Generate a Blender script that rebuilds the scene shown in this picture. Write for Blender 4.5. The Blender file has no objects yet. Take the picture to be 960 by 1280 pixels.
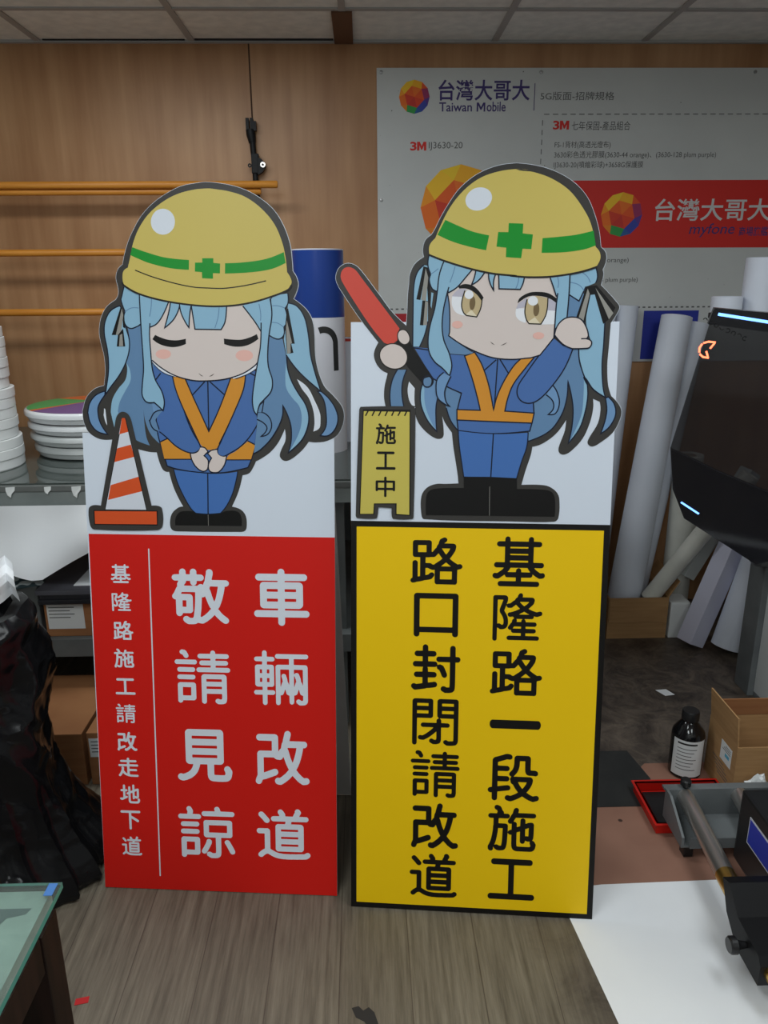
import bpy, bmesh, math, random
from mathutils import Vector, Matrix, noise
from mathutils.geometry import delaunay_2d_cdt
random.seed(7)
PI = math.pi
scene = bpy.context.scene
COL = scene.collection

# ------------------------------------------------------------------ camera
cam_data = bpy.data.cameras.new('camera')
cam_data.sensor_fit = 'VERTICAL'; cam_data.sensor_height = 24.0; cam_data.lens = 18.0
cam_data.clip_start = 0.02
cam = bpy.data.objects.new('camera', cam_data); COL.objects.link(cam)
cam.matrix_world = (Matrix.Translation((0, 0, 1.51)) @ Matrix.Rotation(math.radians(-1.45), 4, 'Z')
                    @ Matrix.Rotation(math.radians(90 - 16.8), 4, 'X') @ Matrix.Rotation(math.radians(-0.4), 4, 'Z'))
scene.camera = cam

# ------------------------------------------------------------------ world, lamps, exposure
world = bpy.data.worlds.new('room_air'); scene.world = world; world.use_nodes = True
world.node_tree.nodes['Background'].inputs[0].default_value = (0.80, 0.90, 1.0, 1)
world.node_tree.nodes['Background'].inputs[1].default_value = 0.02
def ceiling_lamp(loc, sx, sy, power, col=(0.92, 0.98, 1.0)):
    l = bpy.data.lights.new('fluorescent_lamp', 'AREA'); l.shape = 'RECTANGLE'; l.size = sx; l.size_y = sy
    l.energy = power; l.color = col
    o = bpy.data.objects.new('fluorescent_lamp', l); COL.objects.link(o); o.location = loc
    return o
ceiling_lamp((-0.60, 0.60, 2.395), 0.56, 1.15, 19)
ceiling_lamp((-0.70, 2.25, 2.395), 1.15, 0.30, 15)
ceiling_lamp((1.20, 1.10, 2.395), 0.56, 1.15, 15)
ceiling_lamp((-0.60, -1.30, 2.395), 0.56, 1.15, 24)
ceiling_lamp((1.20, -1.30, 2.395), 0.56, 1.15, 16)
scene.view_settings.view_transform = 'Standard'; scene.view_settings.look = 'None'
scene.view_settings.gamma = 1.0; scene.view_settings.use_curve_mapping = False
scene.view_settings.exposure = 0.0

# printed artwork of the two boards: (board, part, colour, kind, points in half millimetres on the board)
ART = [
 ('L', 'worker_picture', 'outline', 'f', '607,3489 520,3474 445,3440 381,3397 329,3345 289,3283 261,3227 243,3174 233,3132! 209,3109 199,3073 206,3036! 207,3000 193,2973! 147,2940 119,2891 107,2830 112,2781 125,2719 128,2651 118,2577! 70,2561 29,2520 7,2457 7,2457 11,2406 34,2356 85,2325 147,2323! 214,2287! 272,2277! 323,2265 360,2263! 373,2211 388,2179 404,2170 417,2170! 434,2102 458,2044 480,2003! 457,1998 427,1973 414,1940 414,1901 427,1885 459,1881 741,1882 776,1886 787,1905 785,1957 763,1989 718,2005! 752,2079 773,2156! 805,2166 822,2188 839,2223! 863,2235 908,2266 948,2313 980,2377! 982,2324 962,2280 954,2247 975,2226 1008,2234 1059,2275 1093,2317! 1126,2314 1176,2320 1226,2347 1254,2397 1260,2446 1249,2484 1210,2532 1172,2570 1151,2613 1135,2666 1127,2720 1123,2833 1111,2887 1083,2930 1029,2973! 1051,3031 1045,3067 1027,3097! 1024,3150 1016,3215 990,3291 948,3361 888,3414 821,3452 754,3474 681,3487 632,3491'),
 ('L', 'worker_picture', 'white', 'f', '113,2470! 109,2438 108,2445 115,2410 124,2390! 121,2432 118,2467 115,2470!'),
 ('L', 'worker_picture', 'white', 'f', '1041,2608! 1090,2570 1122,2510 1147,2451 1149,2407 1143,2380 1115,2365! 1121,2407 1116,2462 1095,2521 1063,2564'),
 ('L', 'hair', 'hairmid', 'f', '242,2857! 250,2793 243,2732 230,2682! 233,2651 221,2602 187,2564 156,2514 145,2457 146,2445 162,2363! 183,2325 254,2325! 280,2312 328,2295! 313,2335 306,2401 304,2467! 310,2414 333,2351 375,2305! 380,2376! 409,2464! 372,2854!'),
 ('L', 'hair', 'hairlight', 'f', '231,2682! 246,2651 247,2602 219,2552 191,2502 179,2457 182,2451! 162,2363! 146,2445 145,2457 156,2514 187,2564 221,2602 234,2645'),
 ('L', 'hair', 'hairlight', 'f', '211,2946! 165,2922 137,2873 131,2818 141,2750 145,2695 142,2639 129,2570 121,2532! 149,2570 190,2620 224,2676 246,2738 249,2793 235,2848 223,2921'),
 ('L', 'hair', 'navy', 'c2.9', '211,2946! 165,2922 137,2873 131,2818 141,2750 145,2695 142,2639 129,2570 121,2532! 149,2570 190,2620 224,2676 246,2738 249,2793 235,2848 223,2921'),
 ('L', 'hair', 'haircurl', 'f', '122,2552! 76,2533 44,2495 32,2451 32,2451 43,2400 74,2362 125,2347! 95,2394 83,2438 86,2482 120,2533!'),
 ('L', 'hair', 'navy', 'c2.9', '122,2552! 76,2533 44,2495 32,2451 32,2451 43,2400 74,2362 125,2347! 95,2394 83,2438 86,2482 120,2533!'),
 ('L', 'hair', 'hairlight', 'f', '234,3042! 222,2988 218,2970 235,2918! 228,2897 233,2860 257,2842 290,2851 309,2863! 307,2957 305,2994 306,3012!'),
 ('L', 'hair', 'navy', 's2.9', '234,3030! 222,2988 218,2970 235,2918! 228,2897 233,2860 257,2842 290,2851 309,2863!'),
 ('L', 'hair', 'hairmid', 's1.9', '235,2918! 265,2935 299,2935!'),
 ('L', 'ribbon', 'black', 'f', '216,2943! 166,2812! 191,2812! 222,2927! 222,2848! 232,2842! 229,2915!'),
 ('L', 'ribbon', 'ribgrey', 'f', '220,2934! 186,2812! 209,2812! 226,2903!'),
 ('L', 'ribbon', 'black', 'f', '196,2812! 188,2759! 229,2759! 222,2842!'),
 ('L', 'ribbon', 'ribgrey', 'f', '205,2812! 199,2761! 219,2761! 217,2818!'),
 ('L', 'hair', 'haircurl', 'f', '346,2502! 352,2458 365,2420! 408,2458! 390,2480 362,2499!'),
 ('L', 'hair', 'hairmid', 'f', '397,2464! 357,2452 333,2414 331,2414 347,2376 381,2359! 368,2401 365,2420 395,2439! 408,2452!'),
 ('L', 'hair', 'navy', 's2.9', '397,2464! 357,2452 333,2414 331,2414 347,2376 381,2359! 368,2401 365,2420 395,2439!'),
 ('L', 'jacket', 'blue', 'f', '365,2676! 358,2651 369,2602! 393,2552 404,2502 397,2461! 369,2427 368,2408 380,2376! 368,2357! 377,2313 400,2230 409,2198! 450,2185 534,2170 521,2172 612,2165 696,2170 800,2193! 820,2239 837,2302 852,2409! 846,2441! 825,2478 833,2450 832,2504 841,2559 851,2640! 813,2666!'),
 ('L', 'jacket', 'navy', 's2.9', '368,2357! 377,2313 400,2230 409,2198! 450,2185 534,2170 521,2172 612,2165 696,2170 800,2193! 820,2239 837,2302 851,2409!'),
 ('L', 'trousers', 'blue2', 'f', '440,2181! 455,2122 479,2064 516,1996 541,1971! 600,1967 662,1972! 692,2008 722,2066 743,2137 750,2173! 683,2164 612,2162 521,2170'),
 ('L', 'trousers', 'navy', 's2.4', '440,2181! 455,2122 479,2064 516,1996 541,1971! 600,1967 662,1972! 692,2008 722,2066 743,2137 750,2173!'),
 ('L', 'trousers', 'navy', 's2.9', '605,2163! 601,1968!'),
 ('L', 'boots', 'black', 'f', '529,1980! 496,1981 463,1976 441,1947 439,1911! 764,1911! 762,1957 743,1982 685,1983! 661,1971! 599,1965 541,1969!'),
 ('L', 'boots', 'ribgrey', 's0.9', '601,1964! 601,1911!'),
 ('L', 'vest', 'orange', 'f', '450,2621! 462,2564 485,2498 527,2400 575,2300! 608,2276 653,2284! 706,2384 748,2471 786,2559 798,2623! 726,2610! 693,2526 657,2444 616,2363! 579,2449 543,2531 509,2613!'),
 ('L', 'vest', 'orange', 'f', '380,2313! 413,2328! 445,2302 483,2273 520,2260! 526,2231! 397,2230!'),
 ('L', 'vest', 'orange', 'f', '698,2234! 708,2251 743,2271 803,2319! 838,2301! 815,2230! 697,2229!'),
 ('L', 'vest', 'navy', 's2.9', '450,2621! 462,2564 485,2498 527,2400 567,2311!'),
 ('L', 'vest', 'navy', 's2.9', '509,2613! 543,2531 579,2449 616,2363! 657,2444 693,2526 726,2610!'),
 ('L', 'vest', 'navy', 's2.9', '798,2623! 786,2559 748,2471 706,2384 665,2306!'),
 ('L', 'vest', 'navy', 's2.9', '380,2313! 413,2328!'),
 ('L', 'vest', 'navy', 's2.9', '803,2319! 838,2301!'),
 ('L', 'vest', 'navy', 's2.4', '397,2230! 527,2231!'),
 ('L', 'vest', 'navy', 's2.4', '697,2229! 814,2230!'),
 ('L', 'jacket', 'navy', 's2.9', '379,2360! 410,2335 454,2294 505,2266 545,2262 572,2282 568,2307 546,2345 522,2396 499,2465!'),
 ('L', 'jacket', 'navy', 's2.9', '712,2395! 671,2312 656,2279 658,2256 680,2245 714,2260 771,2296 817,2346 852,2401!'),
 ('L', 'jacket', 'navy', 's2.9', '618,2601! 616,2363!'),
 ('L', 'jacket', 'navy', 's2.9', '602,2595! 543,2534!'),
 ('L', 'jacket', 'navy', 's2.9', '629,2595! 694,2537!'),
 ('L', 'jacket', 'navy', 's2.9', '393,2634! 369,2605!'),
 ('L', 'jacket', 'navy', 's2.9', '819,2636! 847,2622!'),
 ('L', 'hand', 'skin', 'f', '524,2258! 530,2228 549,2195 579,2174 602,2181 609,2206 608,2228 590,2248! 609,2267! 594,2286 573,2289! 562,2267 539,2257'),
 ('L', 'hand', 'navy', 's2.9', '524,2258! 530,2228 549,2195 579,2174 602,2181 609,2206 608,2228 590,2248! 609,2267! 594,2286 573,2289!'),
 ('L', 'hand:2', 'skin', 'f', '698,2246! 688,2207 661,2173 633,2168 613,2178 610,2206 626,2237! 608,2259! 625,2273 653,2279! 658,2256 680,2244'),
 ('L', 'hand:2', 'navy', 's2.9', '698,2246! 688,2207 661,2173 633,2168 613,2178 610,2206 626,2237! 608,2259! 625,2273 653,2279!'),
 ('L', 'hair', 'hairmid', 'f', '910,2816! 976,2791! 990,2718! 995,2666 1014,2602 1046,2543 1078,2494 1094,2440 1088,2385 1060,2325 995,2264! 1009,2319 1010,2385 995,2439 972,2487! 970,2439 949,2385 909,2324 864,2280 830,2259! 849,2401! 849,2428! 874,2504! 896,2565!'),
 ('L', 'hair', 'hairlight', 'f', '991,2682! 986,2613 991,2564 1018,2521 1050,2483 1061,2429 1049,2363 998,2267! 1060,2325 1088,2385 1094,2440 1078,2494 1046,2543 1014,2602 997,2661!'),
 ('L', 'hair', 'navy', 's2.9', '830,2259! 864,2280 909,2324 949,2385 970,2439 972,2487! 995,2439 1010,2385 1009,2319 995,2264! 1060,2325 1088,2385 1094,2440 1078,2494 1046,2543 1014,2602 997,2661 996,2714!'),
 ('L', 'hair', 'hairlight', 'f', '1004,2954! 1046,2939 1080,2888 1097,2809 1106,2718 1124,2645 1148,2565 1153,2552! 1080,2613 1031,2664 993,2717! 982,2791! 996,2870!'),
 ('L', 'hair', 'navy', 's2.9', '1004,2954! 1046,2939 1080,2888 1097,2809 1106,2718 1124,2645 1148,2565 1153,2552! 1080,2613 1031,2664 993,2717!'),
 ('L', 'hair', 'haircurl', 'f', '1137,2552! 1166,2510 1177,2440 1174,2386 1148,2346! 1187,2347 1220,2380 1232,2429 1218,2478 1188,2521 1153,2552!'),
 ('L', 'hair', 'navy', 'c2.9', '1137,2552! 1166,2510 1177,2440 1174,2386 1148,2346! 1187,2347 1220,2380 1232,2429 1218,2478 1188,2521 1153,2552!'),
 ('L', 'hair', 'hairmid', 'f', '851,2454! 884,2450 911,2423 917,2385 899,2352 865,2340! 888,2362 895,2384 877,2406 850,2420!'),
 ('L', 'hair', 'navy', 's2.9', '851,2454! 884,2450 911,2423 917,2385 899,2352 865,2340! 888,2362 895,2384 877,2406 850,2420!'),
 ('L', 'hair', 'hairmid', 'f', '851,2454! 859,2483 882,2504! 877,2453!'),
 ('L', 'hair', 'navy', 's2.9', '851,2454! 859,2483 882,2504! 873,2454!'),
 ('L', 'hair', 'hairlight', 'f', '926,2972! 926,2900 916,2807! 957,2791 982,2809 983,2846! 999,2870 997,2906 990,2930! 1004,2954 1004,2996! 942,2990!'),
 ('L', 'hair', 'navy', 's2.9', '916,2807! 957,2791 982,2809 983,2846! 999,2870 997,2906 990,2930! 1004,2954 1004,2996!'),
 ('L', 'hair', 'hairmid', 's1.9', '932,2942! 959,2941 987,2932!'),
 ('L', 'hair', 'hairmid', 's1.9', '929,2867! 955,2863 981,2846!'),
 ('L', 'ribbon:2', 'black', 'f', '998,2924! 1004,2930! 1033,2770! 1016,2770! 1026,2729! 1012,2726! 995,2724! 989,2840! 982,2791!'),
 ('L', 'ribbon:2', 'ribgrey', 'f', '997,2876! 1020,2773! 1013,2770! 1013,2728! 997,2724! 993,2840!'),
 ('L', 'face', 'white', 'f', '354,2707! 356,2685! 403,2642 466,2619! 491,2626! 417,2676!'),
 ('L', 'face', 'white', 'f', '856,2682! 853,2660! 809,2633 739,2609! 733,2626! 810,2663!'),
 ('L', 'face', 'skin', 'f', '428,2975! 350,2848! 349,2750 357,2694! 403,2657 466,2623 548,2602 618,2600 701,2608 784,2633 842,2669 861,2691! 875,2749 879,2822! 846,2882! 804,2955!'),
 ('L', 'face', 'navy', 's2.9', '357,2694! 403,2657 466,2623 548,2602 618,2600 701,2608 784,2633 842,2669 861,2691!'),
 ('L', 'face', 'navy', 's1.5', '356,2685! 402,2641 459,2619!'),
 ('L', 'face', 'navy', 's1.5', '853,2658! 809,2631 752,2610!'),
 ('L', 'face', 'blush', 'f', '447,2723 442,2712 428,2704 410,2701 392,2704 379,2712 374,2723 380,2735 393,2743 412,2746 430,2743 443,2735'),
 ('L', 'face', 'blush', 'f', '836,2717 831,2704 815,2694 795,2691 774,2694 759,2704 754,2717 760,2730 775,2739 796,2742 816,2739 831,2729'),
 ('L', 'face', 'black', 'f', '375,2812! 361,2792! 395,2769 445,2756 483,2758 520,2770! 520,2794! 478,2787 434,2790 396,2802'),
 ('L', 'face', 'black', 'f', '700,2794! 701,2769! 743,2758 787,2758 825,2769 863,2792! 856,2814! 819,2798 781,2789 737,2790'),
 ('L', 'face', 'facial', 'f', '575,2636! 586,2624 598,2620!'),
 ('L', 'face', 'facial', 'f', '625,2620! 639,2623 651,2634!'),
 ('L', 'hair', 'hairlight', 'f', '307,3006! 308,2903 310,2811 313,2719 313,2651 304,2577 302,2533 320,2502 358,2499! 383,2477 399,2461! 407,2502 396,2552 369,2602 355,2657 351,2725 348,2811 352,2863! 353,2848! 385,2863 415,2902 445,2963! 428,2987!'),
 ('L', 'hair', 'navy', 's2.9', '307,3000! 308,2903 310,2811 313,2719 313,2651 304,2577 302,2533 320,2502 358,2499! 383,2477 399,2461! 407,2502 396,2552 369,2602 355,2657 351,2725 348,2811 352,2863!'),
 ('L', 'hair', 'navy', 's2.9', '351,2847! 385,2863 415,2902 445,2963!'),
 ('L', 'hair', 'hairmid', 's1.9', '364,2975! 360,2933 352,2897!'),
 ('L', 'hair', 'hairlight', 'f', '455,2969! 445,2920 421,2843! 462,2878 485,2914 496,2944! 478,2969!'),
 ('L', 'hair', 'navy', 's2.9', '455,2969! 445,2920 421,2843! 462,2878 485,2914 496,2944!'),
 ('L', 'hair', 'hairlight', 'f', '495,2962! 501,2914 519,2872 537,2844! 542,2902 552,2956!'),
 ('L', 'hair', 'navy', 's2.9', '495,2956! 501,2914 519,2872 537,2844! 542,2902 552,2950!'),
 ('L', 'hair', 'hairlight', 'f', '550,2956! 565,2837! 688,2835! 708,2871 718,2955!'),
 ('L', 'hair', 'navy', 's2.9', '551,2944! 565,2837! 688,2835! 708,2871 717,2943!'),
 ('L', 'hair', 'hairmid', 's1.9', '682,2934! 675,2889 660,2844!'),
 ('L', 'hair', 'hairlight', 'f', '923,2978! 928,2900 913,2810 905,2718 908,2663 925,2602 918,2552 883,2512 863,2490 849,2441! 834,2465 829,2515 840,2596 858,2688 872,2761 876,2825! 846,2873 794,2940! 804,2967!'),
 ('L', 'hair', 'navy', 's2.9', '921,2972! 928,2900 913,2810 905,2718 908,2663 925,2602 918,2552 883,2512 863,2490 849,2441! 834,2465 829,2515 840,2596 858,2688 872,2761 877,2864!'),
 ('L', 'hair', 'navy', 's2.9', '876,2825! 846,2873 794,2940!'),
 ('L', 'hair', 'hairmid', 's1.9', '869,2949! 876,2906 875,2876!'),
 ('L', 'helmet', 'yellow', 'f', '643,3462 582,3458 507,3441 438,3409 367,3355 318,3292 288,3227 271,3162 258,3117! 237,3102 231,3072 235,3039! 290,3006 377,2978 490,2956 628,2943 741,2944 835,2958 929,2984 1004,3014! 1022,3043 1017,3067 1002,3091! 997,3150 982,3221 947,3303 887,3373 814,3424 741,3448 668,3460'),
 ('L', 'helmet', 'outline2', 's4.2', '230,3048! 235,3038 290,3005 377,2977 490,2955 628,2941 741,2943 835,2957 929,2983 1004,3012 1020,3031!'),
 ('L', 'helmet', 'outline2', 's2.6', '293,3105! 375,3074 481,3044 568,3027 630,3023 706,3021 806,3033 902,3053!'),
 ('L', 'helmet', 'green', 'f', '283,3208! 348,3185 435,3161 547,3149! 545,3105! 458,3113 358,3137 296,3162 272,3173!'),
 ('L', 'helmet', 'green', 'f', '715,3133! 808,3137 907,3151 988,3180! 996,3132! 931,3106 838,3092 713,3087!'),
 ('L', 'helmet', 'green', 'f', '609,3156! 661,3156! 661,3135! 692,3132! 690,3088! 657,3089! 657,3064! 606,3067! 606,3094! 573,3097! 575,3137! 609,3137!'),
 ('L', 'helmet', 'white', 'f', '487,3318 479,3290 457,3269 429,3262 401,3270 381,3291 375,3320 384,3348 405,3369 433,3376 461,3368 481,3347'),
 ('L', 'cone_picture', 'outline', 'f', '205,2455 178,2440 163,2394! 76,2004! 36,2005 15,1988 18,1906 37,1887 348,1887 376,1907 377,1992 359,2005 326,2006! 248,2395! 233,2440'),
 ('L', 'cone_picture', 'white2', 'f', '199,2425! 216,2425! 301,1986! 96,1986!'),
 ('L', 'cone_picture', 'coneorange', 'f', '199,2425! 216,2425! 227,2360! 183,2348!'),
 ('L', 'cone_picture', 'coneorange', 'f', '169,2281! 237,2299! 251,2241! 153,2215!'),
 ('L', 'cone_picture', 'coneorange', 'f', '129,2104! 270,2146! 284,2076! 113,2032!'),
 ('L', 'cone_picture', 'coneorange', 'f', '43,1977! 350,1978! 349,1915! 43,1914!'),
 ('L', 'cone_picture', 'black', 's1.8', '183,2348! 96,1985!'),
 ('L', 'cone_picture', 'black', 's1.8', '216,2425! 301,1986!'),
 ('L', 'cone_picture', 'black', 'c2.2', '41,1980! 353,1980! 351,1912! 41,1912!'),
 ('R', 'worker_picture', 'outline', 'f', '715,3541 658,3535 595,3517 532,3484 475,3435 435,3380 401,3324 373,3268 358,3245! 332,3223 322,3183 327,3152! 286,3121 265,3075 262,3040 257,2988 255,2918 251,2854! 186,2915 125,2994 47,3094 17,3120 -19,3127 -52,3109 -67,3077 -65,3048 -43,3007 47,2878 125,2780! 105,2730 115,2688 139,2658 168,2643! 164,2625 155,2586 152,2538 160,2490! 296,2491! 294,2467 312,2418 349,2376 392,2349 419,2351 427,2371 418,2452! 433,2419 464,2376! 472,2310 492,2194 498,2144! 438,2141 395,2140 352,2121 328,2081 329,1999 342,1975 747,1971 938,1973 957,1990 959,2073 947,2107 912,2134 872,2142 785,2141! 802,2208 823,2277 829,2315! 872,2329 931,2373 976,2437! 971,2387 947,2312 951,2289 971,2281 1001,2296 1052,2354 1082,2428 1093,2489 1091,2532! 1121,2519! 1126,2482 1116,2422 1079,2354 1076,2331 1097,2319 1133,2338 1184,2382 1211,2436 1218,2476 1204,2509 1170,2545! 1154,2595 1147,2681 1150,2759 1154,2863! 1178,2903 1188,2932 1173,2955 1131,3000 1104,3026! 1113,3069 1109,3091! 1122,3131 1118,3164 1097,3187! 1085,3260 1059,3338 1028,3399 981,3450 922,3489 853,3518 784,3534 727,3541'),
 ('R', 'worker_picture', 'white', 'f', '266,2606! 292,2576! 291,2527 294,2496! 280,2500 266,2527 260,2569'),
 ('R', 'hair', 'hairlight', 'f', '326,3117! 298,3086 284,3034 281,2930 281,2759! 311,2758! 334,2812 348,2871! 345,3114!'),
 ('R', 'hair', 'navy', 's2.9', '326,3117! 298,3086 284,3034 281,2930 281,2759! 311,2758! 334,2812 348,2871!'),
 ('R', 'hair', 'hairlight', 'f', '362,2999! 371,2996! 363,2929! 359,2941!'),
 ('R', 'ribbon', 'black', 'f', '325,3112! 295,2969! 313,2966! 337,3097! 347,2964! 357,2918! 354,3103!'),
 ('R', 'ribbon', 'ribgrey', 'f', '335,3103! 316,2967! 338,2961! 347,3063!'),
 ('R', 'ribbon', 'black', 'f', '322,2964! 312,2856! 328,2855! 347,2961!'),
 ('R', 'ribbon', 'ribgrey', 'f', '335,2961! 327,2856! 344,2856! 347,2958!'),
 ('R', 'hair', 'hairmid', 'f', '212,2658! 189,2611 179,2550 183,2490! 244,2490! 234,2551 237,2605 255,2659!'),
 ('R', 'hair', 'navy', 's2.9', '212,2658! 189,2611 179,2550 183,2490!'),
 ('R', 'hair', 'navy', 's2.9', '244,2490! 234,2551 237,2605 255,2659!'),
 ('R', 'hair', 'haircurl', 'f', '328,2599! 319,2563 320,2509 336,2461 360,2419 395,2381! 391,2431 390,2491 397,2533! 389,2575 397,2611! 370,2623!'),
 ('R', 'hair', 'hairlight', 'f', '329,2599! 319,2563 320,2509 336,2461 360,2419 393,2384! 363,2437 340,2503 336,2569!'),
 ('R', 'hair', 'navy', 's2.9', '329,2599! 319,2563 320,2509 336,2461 360,2419 395,2381! 391,2431 390,2491 397,2533!'),
 ('R', 'hair', 'hairmid', 'f', '431,2587! 505,2549! 491,2492! 487,2432 489,2388! 457,2431 437,2486! 426,2522!'),
 ('R', 'hair', 'navy', 's2.9', '489,2388! 457,2431 437,2486!'),
 ('R', 'hair', 'hairmid', 'f', '977,2759! 1023,2759! 1022,2694 1062,2601! 1067,2548 1060,2482 1037,2401 989,2332! 1003,2414 1003,2501 977,2612! 975,2535 955,2461 904,2387 811,2340! 807,2379! 822,2426! 834,2467! 819,2520! 858,2547! 929,2621!'),
 ('R', 'hair', 'hairlight', 'f', '1047,2624! 1048,2535 1041,2455 993,2337! 1037,2401 1060,2482 1067,2548 1062,2601!'),
 ('R', 'hair', 'navy', 's2.9', '811,2340! 904,2387 955,2461 975,2535 977,2612! 1003,2501 1003,2414 989,2332! 1037,2401 1060,2482 1067,2548 1062,2601!'),
 ('R', 'hair', 'haircurl', 'f', '884,2548! 913,2521 917,2488 895,2461! 928,2467 943,2514 931,2561 910,2593!'),
 ('R', 'hair', 'navy', 's2.9', '884,2548! 913,2521 917,2488 895,2461! 928,2467 943,2514 931,2561 910,2593!'),
 ('R', 'hair', 'haircurl', 'f', '1145,2535! 1153,2469 1131,2377! 1169,2409 1193,2462 1185,2509 1157,2541!'),
 ('R', 'hair', 'navy', 'c2.9', '1145,2535! 1153,2469 1131,2377! 1169,2409 1193,2462 1185,2509 1157,2541!'),
 ('R', 'hair', 'hairmid', 'f', '958,2990! 1033,2990! 1014,2881! 959,2881!'),
 ('R', 'hair', 'hairlight', 'f', '1062,2995! 1046,2881 1061,2811! 1073,2782! 1066,2753! 1019,2756! 1023,2707 1041,2648 1064,2595 1048,2628 1089,2575 1144,2539! 1132,2588 1124,2681 1127,2772 1128,2863! 1085,2995!'),
 ('R', 'hair', 'navy', 's2.9', '1019,2756! 1023,2707 1041,2648 1064,2595 1048,2628 1089,2575 1144,2539! 1132,2588 1124,2681 1127,2772 1128,2863!'),
 ('R', 'hair', 'hairlight', 'f', '969,3087! 970,2984! 1011,2958! 1039,3018! 1077,3034! 1088,3063 1081,3097! 1029,3098!'),
 ('R', 'hair', 'navy', 's2.9', '969,2985! 1012,2958! 1039,3018!'),
 ('R', 'hair', 'navy', 's2.9', '1083,3038! 1088,3063 1081,3097!'),
 ('R', 'hair', 'hairmid', 's1.9', '973,3038! 1009,3027 1031,3004!'),
 ('R', 'hair', 'hairmid', 's1.9', '1024,3078! 1045,3061 1057,3038!'),
 ('R', 'ribbon:2', 'black', 'f', '1042,3021! 1003,2889! 1041,2862! 1061,2984! 1079,2986! 1121,2859! 1147,2881! 1171,2929! 1086,3025!'),
 ('R', 'ribbon:2', 'ribgrey', 'f', '1048,3011! 1013,2886! 1035,2874! 1057,2989!'),
 ('R', 'ribbon:2', 'ribgrey', 'f', '1081,3014! 1163,2906! 1145,2879!'),
 ('R', 'jacket', 'blue', 'f', '287,2759! 356,2753! 446,2736! 518,2733! 554,2739! 644,2718! 839,2724! 842,2724! 827,2514! 830,2467! 824,2424! 813,2386! 649,2373 493,2386! 486,2422! 483,2478! 503,2552! 437,2586! 393,2610! 371,2625! 327,2694!'),
 ('R', 'jacket', 'navy', 's2.9', '283,2756! 356,2746!'),
 ('R', 'jacket', 'navy', 's2.9', '446,2730! 518,2725! 557,2735!'),
 ('R', 'jacket', 'navy', 's2.9', '371,2622! 437,2584 504,2555! 496,2521 488,2484!'),
 ('R', 'jacket', 'navy', 's2.9', '827,2514! 831,2471!'),
 ('R', 'jacket', 'navy', 's2.9', '824,2424! 815,2386! 649,2373 492,2386! 487,2433!'),
 ('R', 'jacket', 'navy', 's2.9', '663,2705! 653,2479!'),
 ('R', 'jacket', 'navy', 's2.9', '655,2702! 605,2657!'),
 ('R', 'jacket', 'navy', 's2.9', '673,2705! 711,2646!'),
 ('R', 'trousers', 'blue2', 'f', '493,2384! 498,2322 512,2234 522,2173! 642,2174! 762,2169! 783,2249 803,2312 808,2379! 649,2371'),
 ('R', 'trousers', 'navy', 's2.4', '493,2384! 498,2322 512,2234 522,2173! 642,2174! 762,2169! 783,2249 803,2312 808,2379!'),
 ('R', 'trousers', 'navy', 's2.9', '652,2371! 645,2174!'),
 ('R', 'boots', 'black', 'f', '522,2176! 523,2123! 391,2118 359,2102 350,2066 351,1995! 940,1997! 938,2079 923,2110 886,2120 765,2122! 763,2172!'),
 ('R', 'boots', 'ribgrey', 's0.9', '641,2131! 643,1997!'),
 ('R', 'vest', 'orange', 'f', '515,2720! 559,2737! 593,2681 626,2589 650,2482! 664,2540 693,2608 734,2675 763,2705! 827,2718! 789,2669 736,2596 713,2535 701,2475! 832,2467! 824,2422! 648,2428 486,2434! 485,2481! 590,2478! 578,2528 551,2620'),
 ('R', 'vest', 'navy', 's2.9', '559,2737! 593,2681 626,2589 650,2477! 664,2540 693,2608 734,2675 763,2705!'),
 ('R', 'vest', 'navy', 's2.9', '824,2713! 789,2669 736,2596 713,2535 701,2475! 832,2467! 824,2422! 648,2428 486,2434! 485,2481! 590,2478! 578,2528 551,2620 515,2720! 559,2737!'),
 ('R', 'jacket', 'blue', 'f', '906,2799! 846,2723 789,2640 757,2587 755,2547 779,2517 819,2512 859,2534 910,2591 960,2667 993,2751! 950,2764!'),
 ('R', 'jacket', 'navy', 's2.9', '906,2799! 846,2723 789,2640 757,2587 755,2547 779,2517 819,2512 859,2534 910,2591 960,2667 993,2751!'),
 ('R', 'baton', 'batonred', 'f', '-13,3111 -37,3099 -46,3071 -36,3042 47,2913 102,2836 151,2779! 181,2772 211,2789! 211,2818! 221,2841! 138,2948 47,3065 17,3101'),
 ('R', 'baton', 'black', 'f', '211,2789! 199,2759! 260,2670! 331,2593! 358,2587 375,2611 367,2635! 284,2754! 267,2789!'),
 ('R', 'baton', 'hairmid', 'f', '329,2593! 327,2608 337,2620 358,2626! 367,2614 364,2593 349,2582'),
 ('R', 'baton', 'navy', 'c2.9', '374,2600 366,2588 355,2582 343,2582 333,2589 329,2601 330,2615 338,2627 349,2633 361,2633 371,2625 375,2613'),
 ('R', 'hand', 'skin', 'f', '255,2696 238,2673 209,2662 176,2666 148,2684 133,2711 134,2739 152,2762 181,2774 214,2770 241,2752 256,2725'),
 ('R', 'hand', 'outline2', 'c2.4', '255,2696 238,2673 209,2662 176,2666 148,2684 133,2711 134,2739 152,2762 181,2774 214,2770 241,2752 256,2725'),
 ('R', 'hand:3', 'skin', 'f', '264,2813 268,2796 264,2781 253,2772 239,2771 225,2779 215,2794 212,2811 216,2826 227,2835 241,2836 254,2828'),
 ('R', 'hand:3', 'outline2', 'c2.4', '264,2813 268,2796 264,2781 253,2772 239,2771 225,2779 215,2794 212,2811 216,2826 227,2835 241,2836 254,2828'),
 ('R', 'hair', 'hairmid', 'f', '430,3004! 443,2917 445,2824! 442,2809! 475,2783 554,2733! 518,2725! 446,2730! 421,2789 412,2847 416,2917'),
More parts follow.
